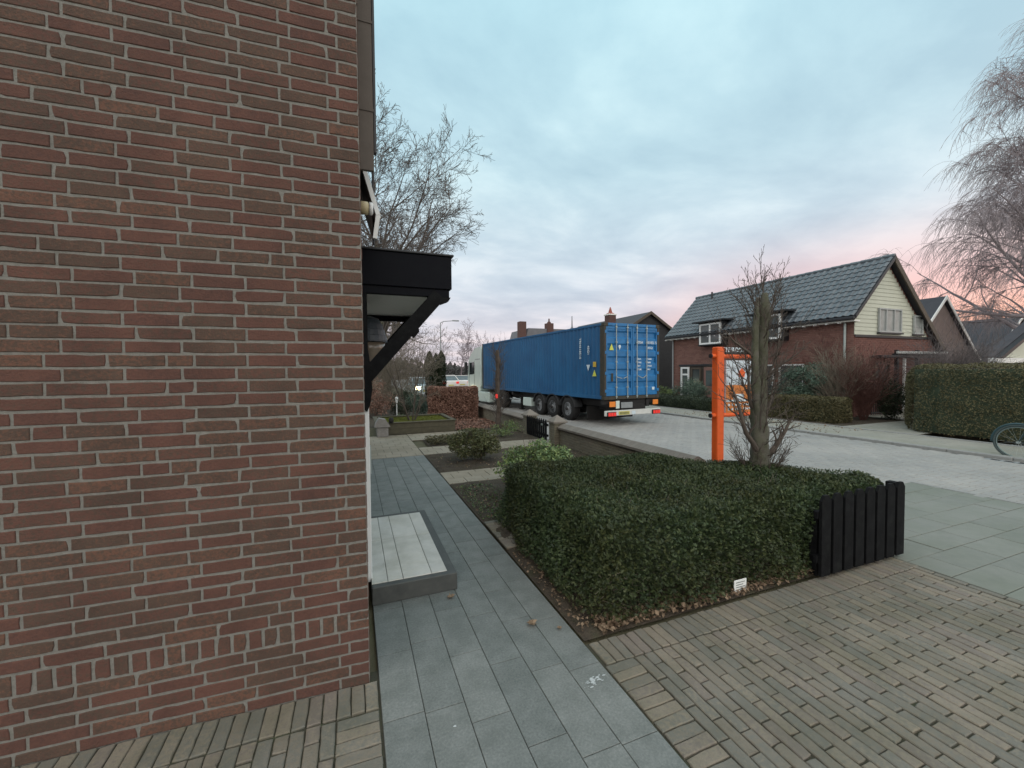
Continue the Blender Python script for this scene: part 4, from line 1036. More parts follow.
for y in (2.25, 3.38, 4.5):
    for x, f in ((.15, -1), (CW-.15, 1)):
        wheel(tr, x, y, face=f)
        pr = []
        for k in range(11): a = R(8 + 164*k/10); pr.append((y+.53*math.cos(a), .47+.50*math.sin(a)))
        ins = [(y+.505*math.cos(R(8+164*k/10)), .47+.475*math.sin(R(8+164*k/10))) for k in range(10, -1, -1)]
        b = MB(); n_ = len(pr); vs = [(x-.18, p_[0], p_[1]) for p_ in pr] + [(x+.18, p_[0], p_[1]) for p_ in pr] + [(x-.18, p_[0], p_[1]) for p_ in ins[::-1]] + [(x+.18, p_[0], p_[1]) for p_ in ins[::-1]]
        fs = []
        for i in range(n_-1): fs += [(i, i+1, n_+i+1, n_+i), (2*n_+i, 3*n_+i, 3*n_+i+1, 2*n_+i+1), (i, 2*n_+i, 2*n_+i+1, i+1), (n_+i, n_+i+1, 3*n_+i+1, 3*n_+i)]
        b.add(vs, fs); b.build('mudguard', 'mudguard', tr, world=False)
    MB().tube([(.2, y, .44), (CW-.2, y, .44)], .06, 8).build('axle', 'chassis', tr, world=False)
b = MB().box(.16, CW-.16, 1.20, 1.23, .12, .62, .004); b.build('mud_flap', 'chassis', tr, world=False)
MB().box(.02, .50, 5.3, 6.1, .30, .68, .02).build('toolbox', 'cab_white', tr, world=False)
b = MB(); b.box(.40, .52, 7.0, 7.12, .06, .75, .006); b.box(CW-.52, CW-.40, 7.0, 7.12, .06, .75, .006); b.box(.34, .58, 6.95, 7.17, .02, .06, .005); b.build('landing_leg', 'chassis', tr, world=False)
MB().box(.03, .06, 6.55, 7.6, .50, .56, .005).build('side_guard', 'steel_grey', tr, world=False)
bp_ = MB().box(.0, CW, -.06, .02, .36, .54, .01).build('bumper', 'bumper', tr, world=False)
for x in (.05, CW-.42):
    hl = MB().box(x, x+.37, -.115, -.065, .345, .50, .012).build('tail_light_housing', 'chassis', tr, world=False)
    for k in range(3): MB().box(x+.025+k*.112, x+.125+k*.112, -.125, -.1155, .365, .48, .008).build('tail_light', 'tail_red', hl, world=False)
MB().box(.55, 1.02, -.075, -.0615, .385, .50, .004).build('number_plate', 'plate_yellow', tr, world=False)
b = MB()
for k in range(7): b.box(.60+k*.055, .632+k*.055, -.079, -.0755, .41, .475)
b.build('plate_marks', 'text_dark', tr, world=False)
MB().box(1.12, 1.28, -.075, -.0615, .38, .50, .004).build('reflector', 'mark_white', tr, world=False)
MB().box(.20, .45, -.03, .0, .66, .84, .008).build('marker_board', 'marker_orange', tr, world=False)
MB().box(CW-.32, CW-.08, -.03, .0, .68, .85, .008).build('marker_board', 'marker_orange', tr, world=False)
MB().box(.47, .62, -.03, .0, .60, .86, .006).build('white_plate', 'cab_white', tr, world=False)
MB().box(.7, 1.2, -.02, .02, .60, .80, .01).build('equipment_box', 'steel_grey', tr, world=False)

tk = thing('truck_tractor', 'pale white truck tractor with tall sleeper cab in front of the blue container', 'truck', TL, rz=TRZ)
b = MB(); b.box(.5, .62, 7.7, 13.6, .55, .73, .01); b.box(CW-.62, CW-.5, 7.7, 13.6, .55, .73, .01); b.build('chassis_frame', 'chassis', tk, world=False)
for y in (8.45, 12.7):
    for x, f in ((.16, -1), (CW-.16, 1)): wheel(tk, x, y, .45, .32, f)
MB().box(-.03, .40, 10.3, 12.0, .14, .72, .04).build('side_tank', 'cab_white', tk, world=False)
MB().box(CW-.40, CW-.02, 9.25, 11.2, .28, .80, .04).build('side_tank', 'cab_white', tk, world=False)
b = MB(); b.prism([(11.72, .75), (13.85, .55), (13.95, .6), (13.98, 1.6), (13.78, 2.65), (13.2, 3.05), (12.6, 3.32), (11.72, 3.38)], .02, CW-.02, 'x')
cb_ = b.build('cab', 'cab_white', tk, world=False)
for yy in (12.7, 13.68): MB().box(.012, .0195, yy, yy+.018, .95, 2.55).build('door_seam', 'chassis', cb_, world=False)
MB().box(.010, .0195, 11.75, 12.6, 2.62, 2.66).build('trim_line', 'steel_grey', cb_, world=False)
MB().box(.0, .10, 11.55, 11.73, 1.0, 3.25, .03).build('wind_deflector', 'cab_white', tk, world=False)
MB().box(CW-.10, CW, 11.55, 11.73, 1.0, 3.25, .03).build('wind_deflector', 'cab_white', tk, world=False)
for x0, x1 in ((.008, .0195), (CW-.0195, CW-.008)):
    MB().prism([(12.75, 1.75), (13.62, 1.70), (13.55, 2.45), (12.75, 2.5)], x0, x1, 'x').build('side_window', 'glass', cb_, world=False)
MB().box(.12, CW-.12, 13.93, 13.99, 1.7, 2.4).build('windscreen', 'glass', cb_, world=False)
for x in (-.22, CW+.06):
    m_ = MB().box(x, x+.16, 13.75, 13.95, 1.85, 2.5, .03).build('mirror', 'dark_trim', cb_, world=False)
    MB().bar((x+.08, 13.85, 2.4), (x+.22 if x < 0 else x-.06, 13.75, 2.4), .03).build('mirror_arm', 'dark_trim', m_, world=False)
for x in (.02, CW-.40):
    MB().box(x, x+.38, 12.05, 13.4, .40, .93, .05).build('wheel_arch', 'cab_white', cb_, world=False) if False else None
MB().box(.03, CW-.03, 13.6, 14.02, .25, .62, .04).build('front_bumper', 'cab_white', cb_, world=False)

# ================================================================== HOUSES ACROSS THE STREET
def frame_win(parent, axis, c, a0, a1, z0, z1, mull=(), m='white_paint', t=.07, glass='window_glass', bars=()):
    """axis 'x': window in a plane x=c facing -x, a runs along y.  axis 'y': plane y=c facing -y."""
    def bx(b, p0, p1, q0, q1, d0, d1, bv=.0):
        if axis == 'x': b.box(c-d1, c-d0, p0, p1, q0, q1, bv)
        else: b.box(p0, p1, c-d1, c-d0, q0, q1, bv)
    b = MB(); bx(b, a0, a1, z0, z0+t, .003, .07); bx(b, a0, a1, z1-t, z1, .003, .07); bx(b, a0, a0+t, z0+t, z1-t, .003, .07); bx(b, a1-t, a1, z0+t, z1-t, .003, .07)
    for q in mull: bx(b, q-t/2, q+t/2, z0+t, z1-t, .003, .065)
    for q in bars: bx(b, a0+t, a1-t, q-t/2, q+t/2, .003, .06)
    o = b.build('window', m, parent)
    b = MB(); bx(b, a0+t*.9, a1-t*.9, z0+t*.9, z1-t*.9, .003, .022); b.build('pane', glass, o)
    b = MB(); bx(b, a0-.04, a1+.04, z0-.06, z0-.003, .003, .11); b.build('sill', 'dark_trim', o)
    return o
HX0, HX1, HY0, HY1 = 18.0, 23.6, 9.92, 19.5
RX, RZ_, EZ, EX = 20.05, 6.32, 3.88, 17.62
OV = .22
h1 = thing('brick_house', 'red brick house with grey blue tiled roof and cream boarded gable across the street', 'house', (21.5, 15.3, 0))
sl = (RZ_-EZ)/(RX-EX); EX2 = 23.95; EZ2 = RZ_ - (EX2-RX)*.97
b = MB(); b.prism([(HX0, 0), (HX1, 0), (HX1, RZ_-(HX1-RX)*.97-.18), (RX, RZ_-.18), (HX0, EZ+(HX0-EX)*sl-.18)], HY0, HY1, 'y')
b.build('wall', 'far_brick', h1)
# brick courses on the facade and lower gable
P = []; z = .1
def face_bricks(name, axis, c, a0, a1, z0, z1, m, parent, holes=()):
    P = []; Hu = []; z = z0; r_ = 0
    while z < z1-.02:
        a = a0 - (.13 if r_ % 2 else 0)
        while a < a1:
            s_, e = max(a, a0), min(a+.26, a1)
            if e-s_ > .03 and not any(h[0] < (s_+e)/2 < h[1] and h[2] < z+.04 < h[3] for h in holes):
                P.append((c-.012, (s_+e)/2, z+.037) if axis == 'x' else ((s_+e)/2, c-.012, z+.037)); Hu.append((e-s_)/2-.006)
            a += .26
        z += .075; r_ += 1
    U = (0, -1, 0) if axis == 'x' else (1, 0, 0); Wn = (-1, 0, 0) if axis == 'x' else (0, -1, 0)
    P = np.array(P)
    return blocks(name, P, U, (0, 0, 1), Wn, np.array(Hu), .0315, .012, .004, m, parent)
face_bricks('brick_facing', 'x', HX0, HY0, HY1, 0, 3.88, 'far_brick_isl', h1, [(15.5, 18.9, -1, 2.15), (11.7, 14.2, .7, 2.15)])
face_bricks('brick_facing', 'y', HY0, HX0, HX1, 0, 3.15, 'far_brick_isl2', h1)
# roof with tiles
def slope(x, side): return RZ_ - abs(x-RX)*(sl if side < 0 else .97)
def roof_slab(xr, zr, xe, ze, y0, y1, m, parent, name='roof', th=.12):
    b = MB(); b.prism([(xr, zr), (xe, ze), (xe, ze-th), (xr, zr-th)], y0, y1, 'y'); return b.build(name, m, parent)
rf = roof_slab(RX, RZ_, EX, EZ, HY0-OV, HY1+.2, 'roof_dark', h1)
rf2 = roof_slab(RX, RZ_, EX2, EZ2, HY0-OV, HY1+.2, 'roof_dark', h1)
def tile_field(xr, zr, xe, ze, y0, y1, m, parent, tw=.27, th=.31):
    d = np.array((xr-xe, 0, zr-ze), float); Ls = np.linalg.norm(d); Vd = d/Ls; sgn = -1 if xe < xr else 1
    nrm = np.array((-Vd[2], 0, Vd[0])) if sgn < 0 else np.array((Vd[2], 0, -Vd[0]))
    if nrm[2] < 0: nrm = -nrm
    V2 = Vd*math.cos(.085) - nrm*math.sin(.085); N2 = nrm*math.cos(.085) + Vd*math.sin(.085)
    ns = int(Ls/th); ny = int((y1-y0)/tw); vs = []; fs = []
    # each tile: a pantile strip with a hump, 5 points across, thick front edge
    prof = [(-.5, .0), (-.3, .032), (-.1, .035), (.12, .005), (.5, .0)]
    for i in range(ns):
        for j in range(ny):
            c0 = np.array((xe, y0+(j+.5)*tw, ze)) + Vd*(i*th) + nrm*.052
            b0 = len(vs)
            for t_, e_ in ((0, 0), (th*1.02, 0)):
                for a_, h_ in prof: vs.append(tuple(c0 + np.array((0, a_*tw*.985, 0)) + V2*t_ + N2*h_))
            for a_, h_ in prof: vs.append(tuple(c0 + np.array((0, a_*tw*.985, 0)) + N2*(h_-.028)))
            for k in range(4): fs += [(b0+k, b0+k+1, b0+5+k+1, b0+5+k), (b0+10+k, b0+10+k+1, b0+k+1, b0+k)]
    return np_mesh('roof_tiles', np.array(vs), np.array(fs), m, parent)
tile_field(RX, RZ_, EX-.03, EZ-.02, HY0-OV, HY1+.2, 'roof_tile', rf)
b = MB(); y = HY0-OV-.02
while y < HY1+.2: b.tube([(RX, y+.003, RZ_+.02), (RX, min(y+.40, HY1+.22), RZ_+.035)], .085, 8); y += .38
b.build('ridge_tiles', 'roof_tile', rf)
# verge boards on the gable
for xe, ze, w_ in ((EX, EZ, .10), (EX2, EZ2, .24)):
    b = MB(); b.prism([(RX, RZ_+.03), (xe, ze+.03), (xe, ze-w_), (RX, RZ_-w_-.02)], HY0-OV-.05, HY0-OV-.003, 'y'); b.build('verge_board', 'dark_trim' if xe < RX else 'brown_verge', h1)
b = MB(); b.box(EX-.12, EX+.02, HY0-OV-.03, HY1+.22, EZ-.14, EZ-.03, .02); b.build('gutter', 'dark_trim', h1)
b = MB(); b.box(EX+.02, HX0-.016, HY0-OV+.02, HY1+.2, EZ-.20, EZ-.145); 
b.build('eave_soffit', 'panel_white', h1)
b = MB()
for k in range(22): b.box(EX-.02, EX+.12, HY0+.3+k*.45, HY0+.36+k*.45, EZ-.24, EZ-.202)
b.build('rafter_ends', 'white_paint', h1)
MB().tube([(HX0-.08, HY0+.28, EZ-.15), (HX0-.08, HY0+.28, .1)], .045, 10).build('downpipe', 'zinc', h1)
MB().tube([(HX0-.08, HY1-.1, EZ-.15), (HX0-.08, HY1-.1, .1)], .045, 10).build('downpipe', 'steel_grey', h1)
# cream siding planks
b = MB(); z = 3.20
while z < RZ_-.3:
    z2 = z+.155
    xl = max(HX0-.02, RX-(RZ_-.24-z2)/sl); xr = min(HX1+.02, RX+(RZ_-.24-z2)/.97)
    if xr-xl > .1:
        b.add([(xl, HY0-.03, z), (xr, HY0-.03, z), (xr, HY0-.012, z2), (xl, HY0-.012, z2), (xl, HY0-.003, z), (xr, HY0-.003, z), (xr, HY0-.003, z2), (xl, HY0-.003, z2)], [(0,1,2,3),(5,4,7,6),(0,4,5,1),(3,2,6,7),(1,5,6,2),(4,0,3,7)])
    z = z2
b.build('gable_siding', 'siding', h1)
MB().box(HX0-.03, HX1+.03, HY0-.06, HY0-.032, 3.10, 3.20, .004).build('belt_board', 'dark_trim', h1)
frame_win(h1, 'y', HY0-.032, 19.40, 20.92, 3.32, 4.28, (19.89, 20.43), m='grey_frame', t=.06, glass='curtain_glass')
frame_win(h1, 'y', HY0-.032, 21.80, 22.45, 3.30, 4.08, (), m='grey_frame', t=.06, glass='curtain_glass')
# dormers breaking the eave
for (y0, y1, gl) in ((15.70, 17.07, True), (12.54, 13.85, False)):
    d_ = MB(); d_.box(HX0-.36, HX0+.5, y0-.10, y1+.10, 3.16, 4.40); d_ = d_.build('dormer', 'dark_trim', h1)
    MB().box(HX0-.62, HX0+.6, y0-.35, y1+.35, 4.41, 4.49, .01).build('dormer_roof', 'dark_trim', d_)
    frame_win(h1, 'x', HX0-.362, y0, y1, 3.24, 4.34, ((y0+y1)/2,), t=.085)
# porch, its shaded recess put in as a flat dark sheet, with door and side window
MB().box(HX0-.05, HX0-.014, 15.35, 18.95, 2.09, 2.20, .006).build('lintel', 'dark_trim', h1)
MB().box(HX0-.013, HX0-.003, 15.5, 18.9, .0, 2.088).build('porch_shade', 'porch_dark', h1)
frame_win(h1, 'x', HX0-.014, 18.15, 18.78, .35, 2.05, (), t=.10, bars=(1.62,))
o = MB().box(HX0-.06, HX0-.015, 16.2, 17.1, .02, 2.03, .006).build('front_door', 'far_brick_isl', h1)
MB().box(HX0-.066, HX0-.061, 16.35, 16.95, 1.0, 1.85).build('door_pane', 'window_glass', o)
frame_win(h1, 'x', HX0-.014, 17.3, 18.0, .5, 2.0, (), m='brown_verge', t=.08)
frame_win(h1, 'x', HX0-.016, 11.75, 12.85, .75, 2.10, (), t=.06)
frame_win(h1, 'x', HX0-.016, 13.10, 14.1, .75, 2.10, (), t=.06)
frame_win(h1, 'y', HY0-.016, 19.2, 20.2, .9, 2.2, (), m='brown_verge', t=.06)
MB().tube([(19.7, 18.2, RZ_-.5), (19.7, 18.2, RZ_+.12)], .05).build('vent_pipe', 'dark_trim', h1)
b = MB().box(18.9, 20.3, HY0-.45, HY0-.065, 2.30, 2.40, .01); b.build('door_hood', 'dark_trim', h1)

# pergola / side gate
pg = thing('pergola', 'dark wooden pergola frame over the side path next to the boarded gable', 'pergola', (21.6, 9.6, 0))
for x, y in ((20.12, 9.60), (21.6, 9.62)): MB().box(x-.06, x+.06, y-.06, y+.06, 0, 2.62, .01).build('post', 'dark_trim', pg)
MB().box(20.0, 23.6, 9.50, 9.57, 2.46, 2.56, .01).build('beam', 'grey_frame', pg)
MB().box(20.0, 23.6, 9.58, 9.70, 2.30, 2.47, .01).build('beam', 'dark_trim', pg)
MB().box(20.95, 21.05, 9.72, 9.8, 0, 2.28, .01).build('white_post', 'white_paint', pg)
ig = thing('iron_gate', 'dark upright barred garden gate left of the pergola post', 'gate', (19.9, 9.7, 0))
b = MB()
for k in range(13): b.box(18.55+k*.12, 18.575+k*.12, 9.59, 9.615, .1, 1.5)
b.build('bars', 'dark_trim', ig)
MB().box(18.5, 20.05, 9.58, 9.625, 1.2, 1.25).build('rail', 'dark_trim', ig); MB().box(18.5, 20.05, 9.58, 9.625, .15, .2).build('rail', 'dark_trim', ig)

# dark gabled house behind the truck
def simple_house(name, label, gx, rz, y0, y1, half, slp, wallm, roofm, verge, loc=None, half2=None, name2=None):
    half2 = half2 or half
    h = thing(name, label, 'house', (gx, (y0+y1)/2, 0))
    ze = rz-half*slp; ze2 = rz-half2*slp
    MB().prism([(gx-half+.25, 0), (gx+half2-.25, 0), (gx+half2-.25, ze2+.25*slp-.15), (gx, rz-.15), (gx-half+.25, ze+.25*slp-.15)], y0, y1, 'y').build('wall', wallm, h)
    r1 = roof_slab(gx, rz, gx-half, ze, y0-.2, y1+.2, roofm, h); roof_slab(gx, rz, gx+half2, ze2, y0-.2, y1+.2, roofm, h)
    for xe, z_ in ((gx-half, ze), (gx+half2, ze2)):
        MB().prism([(gx, rz+.04), (xe, z_+.04), (xe, z_-.16), (gx, rz-.18)], y0-.25, y0-.203, 'y').build('verge_board', verge, h)
    return h, r1
h2, r2 = simple_house('dark_house', 'dark boarded house with pale verge boards rising behind the container', 20.14, 6.12, 24.2, 34, 3.6, .60, 'black_boards', 'roof_dark', 'brown_verge')
MB().box(19.2, 20.6, 24.12, 24.19, .1, 2.55, .01).build('garage_door', 'panel_white', h2)
MB().box(21.2, 22.0, 24.13, 24.19, 2.1, 3.4).build('upper_panel', 'panel_white', h2) if False else None
ch = MB().box(17.4, 18.0, 25.2, 25.8, 3.5, 5.92, .02).build('chimney', 'far_brick_dark', r2)
MB().box(17.36, 18.04, 25.16, 25.84, 5.925, 6.02, .01).build('chimney_band', 'panel_white', ch)
MB().lathe([(.30, 0), (.28, .05), (.14, .12), (.10, .30), (.03, .52)], (17.7, 25.5, 6.025), 12).build('chimney_cap', 'chimney_red', ch)
# houses right
h3, r3 = simple_house('gable_house', 'grey brown house with white verges behind the boarded gable', 33.94, 6.27, 14.0, 24, 3.0, .93, 'far_brick_grey', 'roof_dark', 'white_paint', half2=4.2)
h4, r4 = simple_house('long_roof_house', 'long dark roofed house with a white verge at the right under the pink sky', 48.8, 5.85, 15.6, 27.0, 5.0, .73, 'far_brick_grey', 'roof_dark', 'white_paint')
MB().box(36.4, 37.2, 12.5, 13.2, 3.0, 3.7) if False else None
g5 = thing('cream_garage', 'cream gabled garage with white fascia behind the tall hedge at the right', 'garage', (28.5, 7.0, 0))
MB().box(25.9, 34, 9.05, 14, 0, 2.0).build('wall', 'porch_dark', g5)
MB().box(25.5, 34, 8.75, 9.0, 2.07, 2.28, .01).build('fascia', 'white_paint', g5)
MB().box(25.5, 34, 9.02, 14.2, 2.05, 2.16).build('flat_roof', 'roof_dark', g5)
MB().prism([(26.4, 2.30), (34, 2.30), (34, 3.2), (30.2, 3.95)], 8.95, 9.05, 'y').build('gable', 'siding', g5)
MB().prism([(26.1, 2.28), (30.2, 4.03), (30.2, 4.2), (25.8, 2.32)], 8.70, 8.90, 'y').build('verge_board', 'dark_trim', g5)
MB().prism([(26.1, 2.30), (30.2, 4.05), (34.3, 2.30), (34.3, 2.45), (30.2, 4.22), (25.8, 2.35)], 8.92, 9.35, 'y').build('roof', 'roof_dark', g5)
MB().box(27.05, 27.30, 8.8, 9.0, 0, 2.06).build('post', 'stone_grey', g5)

# far row of roofs beyond the truck
h6 = thing('far_house', 'distant long roofed house with two chimneys seen above the container', 'house', (24, 56, 0))
MB().box(22.6, 32, 53.5, 60, 0, 5.2).build('wall', 'far_brick_dark', h6)
rf6 = MB().prism([(22.4, 5.0), (32.2, 5.0), (31.4, 8.0), (23.3, 8.0)], 53.4, 60, 'y').build('roof', 'roof_slate_far', h6)
MB().box(21.9, 22.9, 53.2, 54.2, 0, 8.9, .02).build('chimney', 'far_brick_dark', rf6)
MB().box(26.2, 27.2, 53.2, 54.2, 5, 8.8, .02).build('chimney', 'far_brick_dark', rf6)
MB().lathe([(.3, 0), (.3, .15), (.12, .3), (.1, .7)], (26.7, 53.7, 8.8), 8).build('chimney_pot', 'far_brick_dark', rf6)
h7 = thing('far_house', 'distant roof with a thin spire like chimney seen above the middle of the container', 'house', (31, 55, 0))
MB().box(33.2, 41, 54, 60, 0, 4.8).build('wall', 'far_brick_dark', h7); MB().prism([(32.6, 4.6), (41.5, 4.6), (37, 8.0)], 53.5, 61, 'y').build('roof', 'roof_slate_far', h7)
MB().lathe([(.5, 0), (.45, .3), (.1, .8), (.05, 2.4)], (30.4, 53.5, 7.6), 8).build('spire', 'roof_slate_far', h7)
MB().box(29.5, 31.3, 53, 54.2, 0, 7.62).build('tower', 'far_brick_dark', h7)

# ================================================================== PLANTING ACROSS THE STREET
# tall privet hedge at the right
hedge('tall_hedge', 'tall clipped olive green hedge with rounded corner at the right across the street',
      [(14.75,-9),(14.75,6.2),(15.1,6.95),(18.2,8.35),(19.0,7.9),(16.6,6.4),(16.5,-9)], 1.98, 90000, 20000, .05, 'leaf_privet', round_=.45, depth=.12, amp=.05, core='leaf_dark', z0=.08)
hedge('low_hedge', 'low clipped hedge with rounded end before the red twigged shrub across the street',
      [(15.0,8.75),(15.9,8.75),(15.9,11.2),(15.0,11.2)], .90, 16000, 7000, .055, 'leaf_privet', round_=.18, depth=.1, amp=.03, z0=.05)
hedge('low_hedge', 'low dark green hedge strip left of the orange sign post in front of the porch',
      [(14.6,13.6),(15.5,13.6),(15.5,19.6),(14.6,19.6)], .62, 9000, 6000, .06, 'leaf_dark', round_=.22, depth=.12, amp=.06, z0=.05)
shrub('ball_shrub', 'large rounded blue green shrub before the facade right of the tree trunk', (16.3, 10.8, 1.15), (.9, 1.05, .95), 12000, .075, 'leaf_teal', 10, lumps=9)
shrub('round_shrub', 'rounded green shrub left of the orange post below the white porch window', (16.3, 16.3, .75), (.7, .95, .65), 5000, .07, 'leaf_teal', 8, lumps=8)
shrub('round_shrub', 'small pale green shrub at the left corner of the red brick house', (16.5, 18.5, .5), (.55, .7, .5), 1900, .07, 'leaf_pale', 8)
shrub('dark_shrub', 'dark evergreen shrub behind the pollard trunk and beside the low hedge', (15.9, 12.7, .7), (.7, .9, .7), 4500, .07, 'leaf_dark', 10, lumps=8)
shrub('dark_shrub', 'dark leafy bush between the red twigged shrub and the garden gate', (18.0, 8.75, .7), (.6, .45, .75), 4500, .07, 'leaf_dark', 10, lumps=8)
# twiggy shrubs
def twig_shrub(name, label, c, r, n, m, rad=.010, ang=(12, 40), cat='shrub', nb=(9, 4), leaf=None, ln=(.35, .6)):
    t = thing(name, label, cat, (c[0], c[1], 0)); b = []
    for i in range(n):
        a = random.uniform(0, 2*PI); k = random.random()**.6
        d = Vector((math.cos(a)*r[0]*k, math.sin(a)*r[1]*k, r[2]*random.uniform(.75, 1.05)))
        limb_paths((c[0]+math.cos(a)*.12*r[0], c[1]+math.sin(a)*.12*r[1], 0), d, d.length, rad, 2, dict(seg=5, wob=[.06, .10], grav=[.03, .02], n=list(nb), t0=[.2, .2], ang=[ang], len=[ln], rmin=.0035, rr=.5), b)
    paths_mesh('stem', b, m, t, smooth=False)
    if leaf:
        P_ = np.array([tuple(p[1][-1]) for p in b if p[0] > 0]); P_ = P_[rng.integers(0, len(P_), leaf[1])] + rng.normal(0, .05, (leaf[1], 3))
        leaves_mesh('foliage', P_, np.tile((0, 0, 1.), (len(P_), 1)), leaf[2], leaf[0], t, spread=1.2)
    return t
twig_shrub('bare_shrub', 'pale bare twigged shrub between blue green bush and red twigged shrub', (16.5, 9.6, 0), (.5, .45, 2.0), 26, 'twig_pale')
twig_shrub('red_shrub', 'dense shrub with dark red twigs before the house corner across the street', (17.0, 9.05, 0), (.6, .5, 1.75), 44, 'twig_red', leaf=('leaf_red', 3000, .05))
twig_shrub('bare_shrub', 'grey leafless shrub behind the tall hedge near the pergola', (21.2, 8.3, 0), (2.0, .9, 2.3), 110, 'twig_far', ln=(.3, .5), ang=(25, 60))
twig_shrub('bare_shrub', 'tangled bare shrub growing right behind the pollard trunk across the street', (15.3, 12.4, 0), (.8, .9, 2.3), 30, 'twig', ang=(20, 60))
twig_shrub('climber_shrub', 'thin reddish climber branches spreading on the house facade right of the second dormer', (17.75, 11.2, 0), (.18, .8, 2.7), 14, 'twig_red', ang=(20, 60), leaf=('leaf_red', 900, .06))
# own garden, far end
random.seed(31)
cr = []; tk_ = []
for i in range(7):
    a = i*2*PI/7 + .3; p0 = Vector((1.75+.08*math.cos(a), 13.6+.08*math.sin(a), .25)); d = Vector((math.cos(a)*.42, math.sin(a)*.3, 1.0))
    limb_paths(p0, d, random.uniform(2.0, 2.9), .022, 3, dict(seg=6, wob=[.07, .10, .12], grav=[.02, .0, .0], n=[9, 5, 3], t0=[.18, .2, .2], ang=[(25, 55)], len=[(.28, .5), (.35, .55)], rmin=.0035, rr=.5), cr)
t = thing('ornamental_tree', 'multi stemmed leafless small tree standing in the raised planter', 'tree', (1.75, 13.6, 0))
paths_mesh('trunk', [p for p in cr if p[0] == 0], 'twig', t); paths_mesh('crown', [p for p in cr if p[0] > 0], 'twig_pale', t)
hedge('beech_hedge', 'clipped beech hedge with rust brown winter leaves beside the white truck cab', [(2.75,16.3),(4.62,15.7),(4.78,16.5),(2.9,17.2)], 1.28, 16000, 5000, .06, 'leaf_beech', z0=.03, depth=.13, amp=.04, core='twig_brown_core', aspect=.6)
shrub('brown_bush', 'rust brown bush beyond the planter next to the house wall', (.75, 18.0, .75), (1.1, .9, .75), 4500, .07, 'leaf_beech', 12)
shrub('green_bush', 'dark green bush beyond the planter behind the slender pale stake lamp', (1.95, 18.2, .6), (.8, .8, .62), 4500, .06, 'leaf_dark', 10)
shrub('green_bush', 'small bright green plant right at the foot of the stake lamp', (1.5, 15.6, .15), (.35, .35, .18), 900, .05, 'leaf_box', 5)
shrub('green_bush', 'greyish green bush directly left of the beech hedge', (2.5, 17.6, .5), (.5, .7, .55), 3000, .06, 'leaf_teal', 8)
twig_shrub('bare_shrub', 'brownish bare thicket behind the planter under the canopy bracket', (.9, 20.0, 0), (1.8, 1.2, 2.9), 46, 'twig_pale', ang=(15, 50))
twig_shrub('bare_shrub', 'fine twigged leafless bush behind the beech hedge and left of the conifers', (2.3, 20.5, 0), (1.3, 1.0, 2.4), 36, 'twig_pale', ang=(15, 50))
# stake lamp
sl_ = thing('stake_lamp', 'slender pale garden stake lamp with cone head behind the planter', 'garden lamp', (1.5, 15.95, 0))
MB().tube([(1.5, 15.95, 0), (1.5, 15.95, .72)], .018, 8).build('stake', 'white_paint', sl_)
MB().lathe([(.02, 0), (.035, .05), (.06, .24), (.02, .27)], (1.5, 15.95, .70), 14).build('lamp_head', 'white_paint', sl_, smooth=True)
# columnar conifers
random.seed(3)
for i, (x, y, hgt, r_, lb) in enumerate(((3.84, 22.2, 3.0, .25, 'left pointed dark conifer of the narrow group of three beyond the beech hedge'), (4.15, 22.0, 2.86, .25, 'middle and lowest conifer of the narrow group of three beyond the beech hedge'), (4.46, 22.1, 3.02, .25, 'right pointed dark conifer of the narrow group of three beyond the beech hedge'))):
    t = thing('columnar_conifer', lb, 'tree', (x, y, 0), 'narrow conifers beyond the beech hedge')
    n = 9000; z = rng.random(n)**.85*hgt; rad = r_*np.clip((hgt-z)/hgt*6, 0, 1)**.7*(1+.25*np.sin(z*9+i)*.5); a = rng.random(n)*2*PI; q = rad*rng.uniform(.6, 1.05, n)
    C = np.column_stack([x+q*np.cos(a), y+q*np.sin(a), z+.02]); Nn = np.column_stack([np.cos(a)*.6, np.sin(a)*.6, np.full(n, 1.1)])
    leaves_mesh('crown', C, Nn, .09*rng.uniform(.6, 1.3, n), 'leaf_conifer', t, aspect=.35, spread=.5)
    MB().tube([(x, y, 0), (x, y, hgt*.9)], [.06, .01], 6).build('trunk', 'bark', t)
# slim pollard at the garden wall
random.seed(12)
x, y = 4.42, 12.7
tp_ = [(0, [(x, y, 0), (x+.02, y, .7), (x-.01, y, 1.5), (x+.01, y, 2.2), (x, y, 2.62)], [.13, .10, .10, .11, .09])]
cr = []
for k in range(110):
    z = .35+2.3*k/110; a = random.uniform(0, 2*PI)
    limb_paths((x+.08*math.cos(a), y+.08*math.sin(a), z), (math.cos(a), math.sin(a), random.uniform(.5, 2.2)), random.uniform(.22, .5), .008, 2, dict(par, n=[5, 2]), cr)
pt1 = thing('pollard_tree', 'slim bare pollarded tree at the garden wall in front of the blue container', 'tree', (x, y, 0))
rough_trunk('trunk', [(x, y, 0), (x+.02, y, .7), (x-.01, y, 1.5), (x+.02, y, 2.2), (x, y, 2.6)], [.10, .07, .062, .07, .05], 'twig', pt1, seed=3, amp=.3)
paths_mesh('crown', cr, 'twig', pt1)
# red reflector hanging at it
rb = thing('red_lantern', 'small round red lamp on the slim tree before the truck', 'lamp', (4.33, 12.45, 1.1))
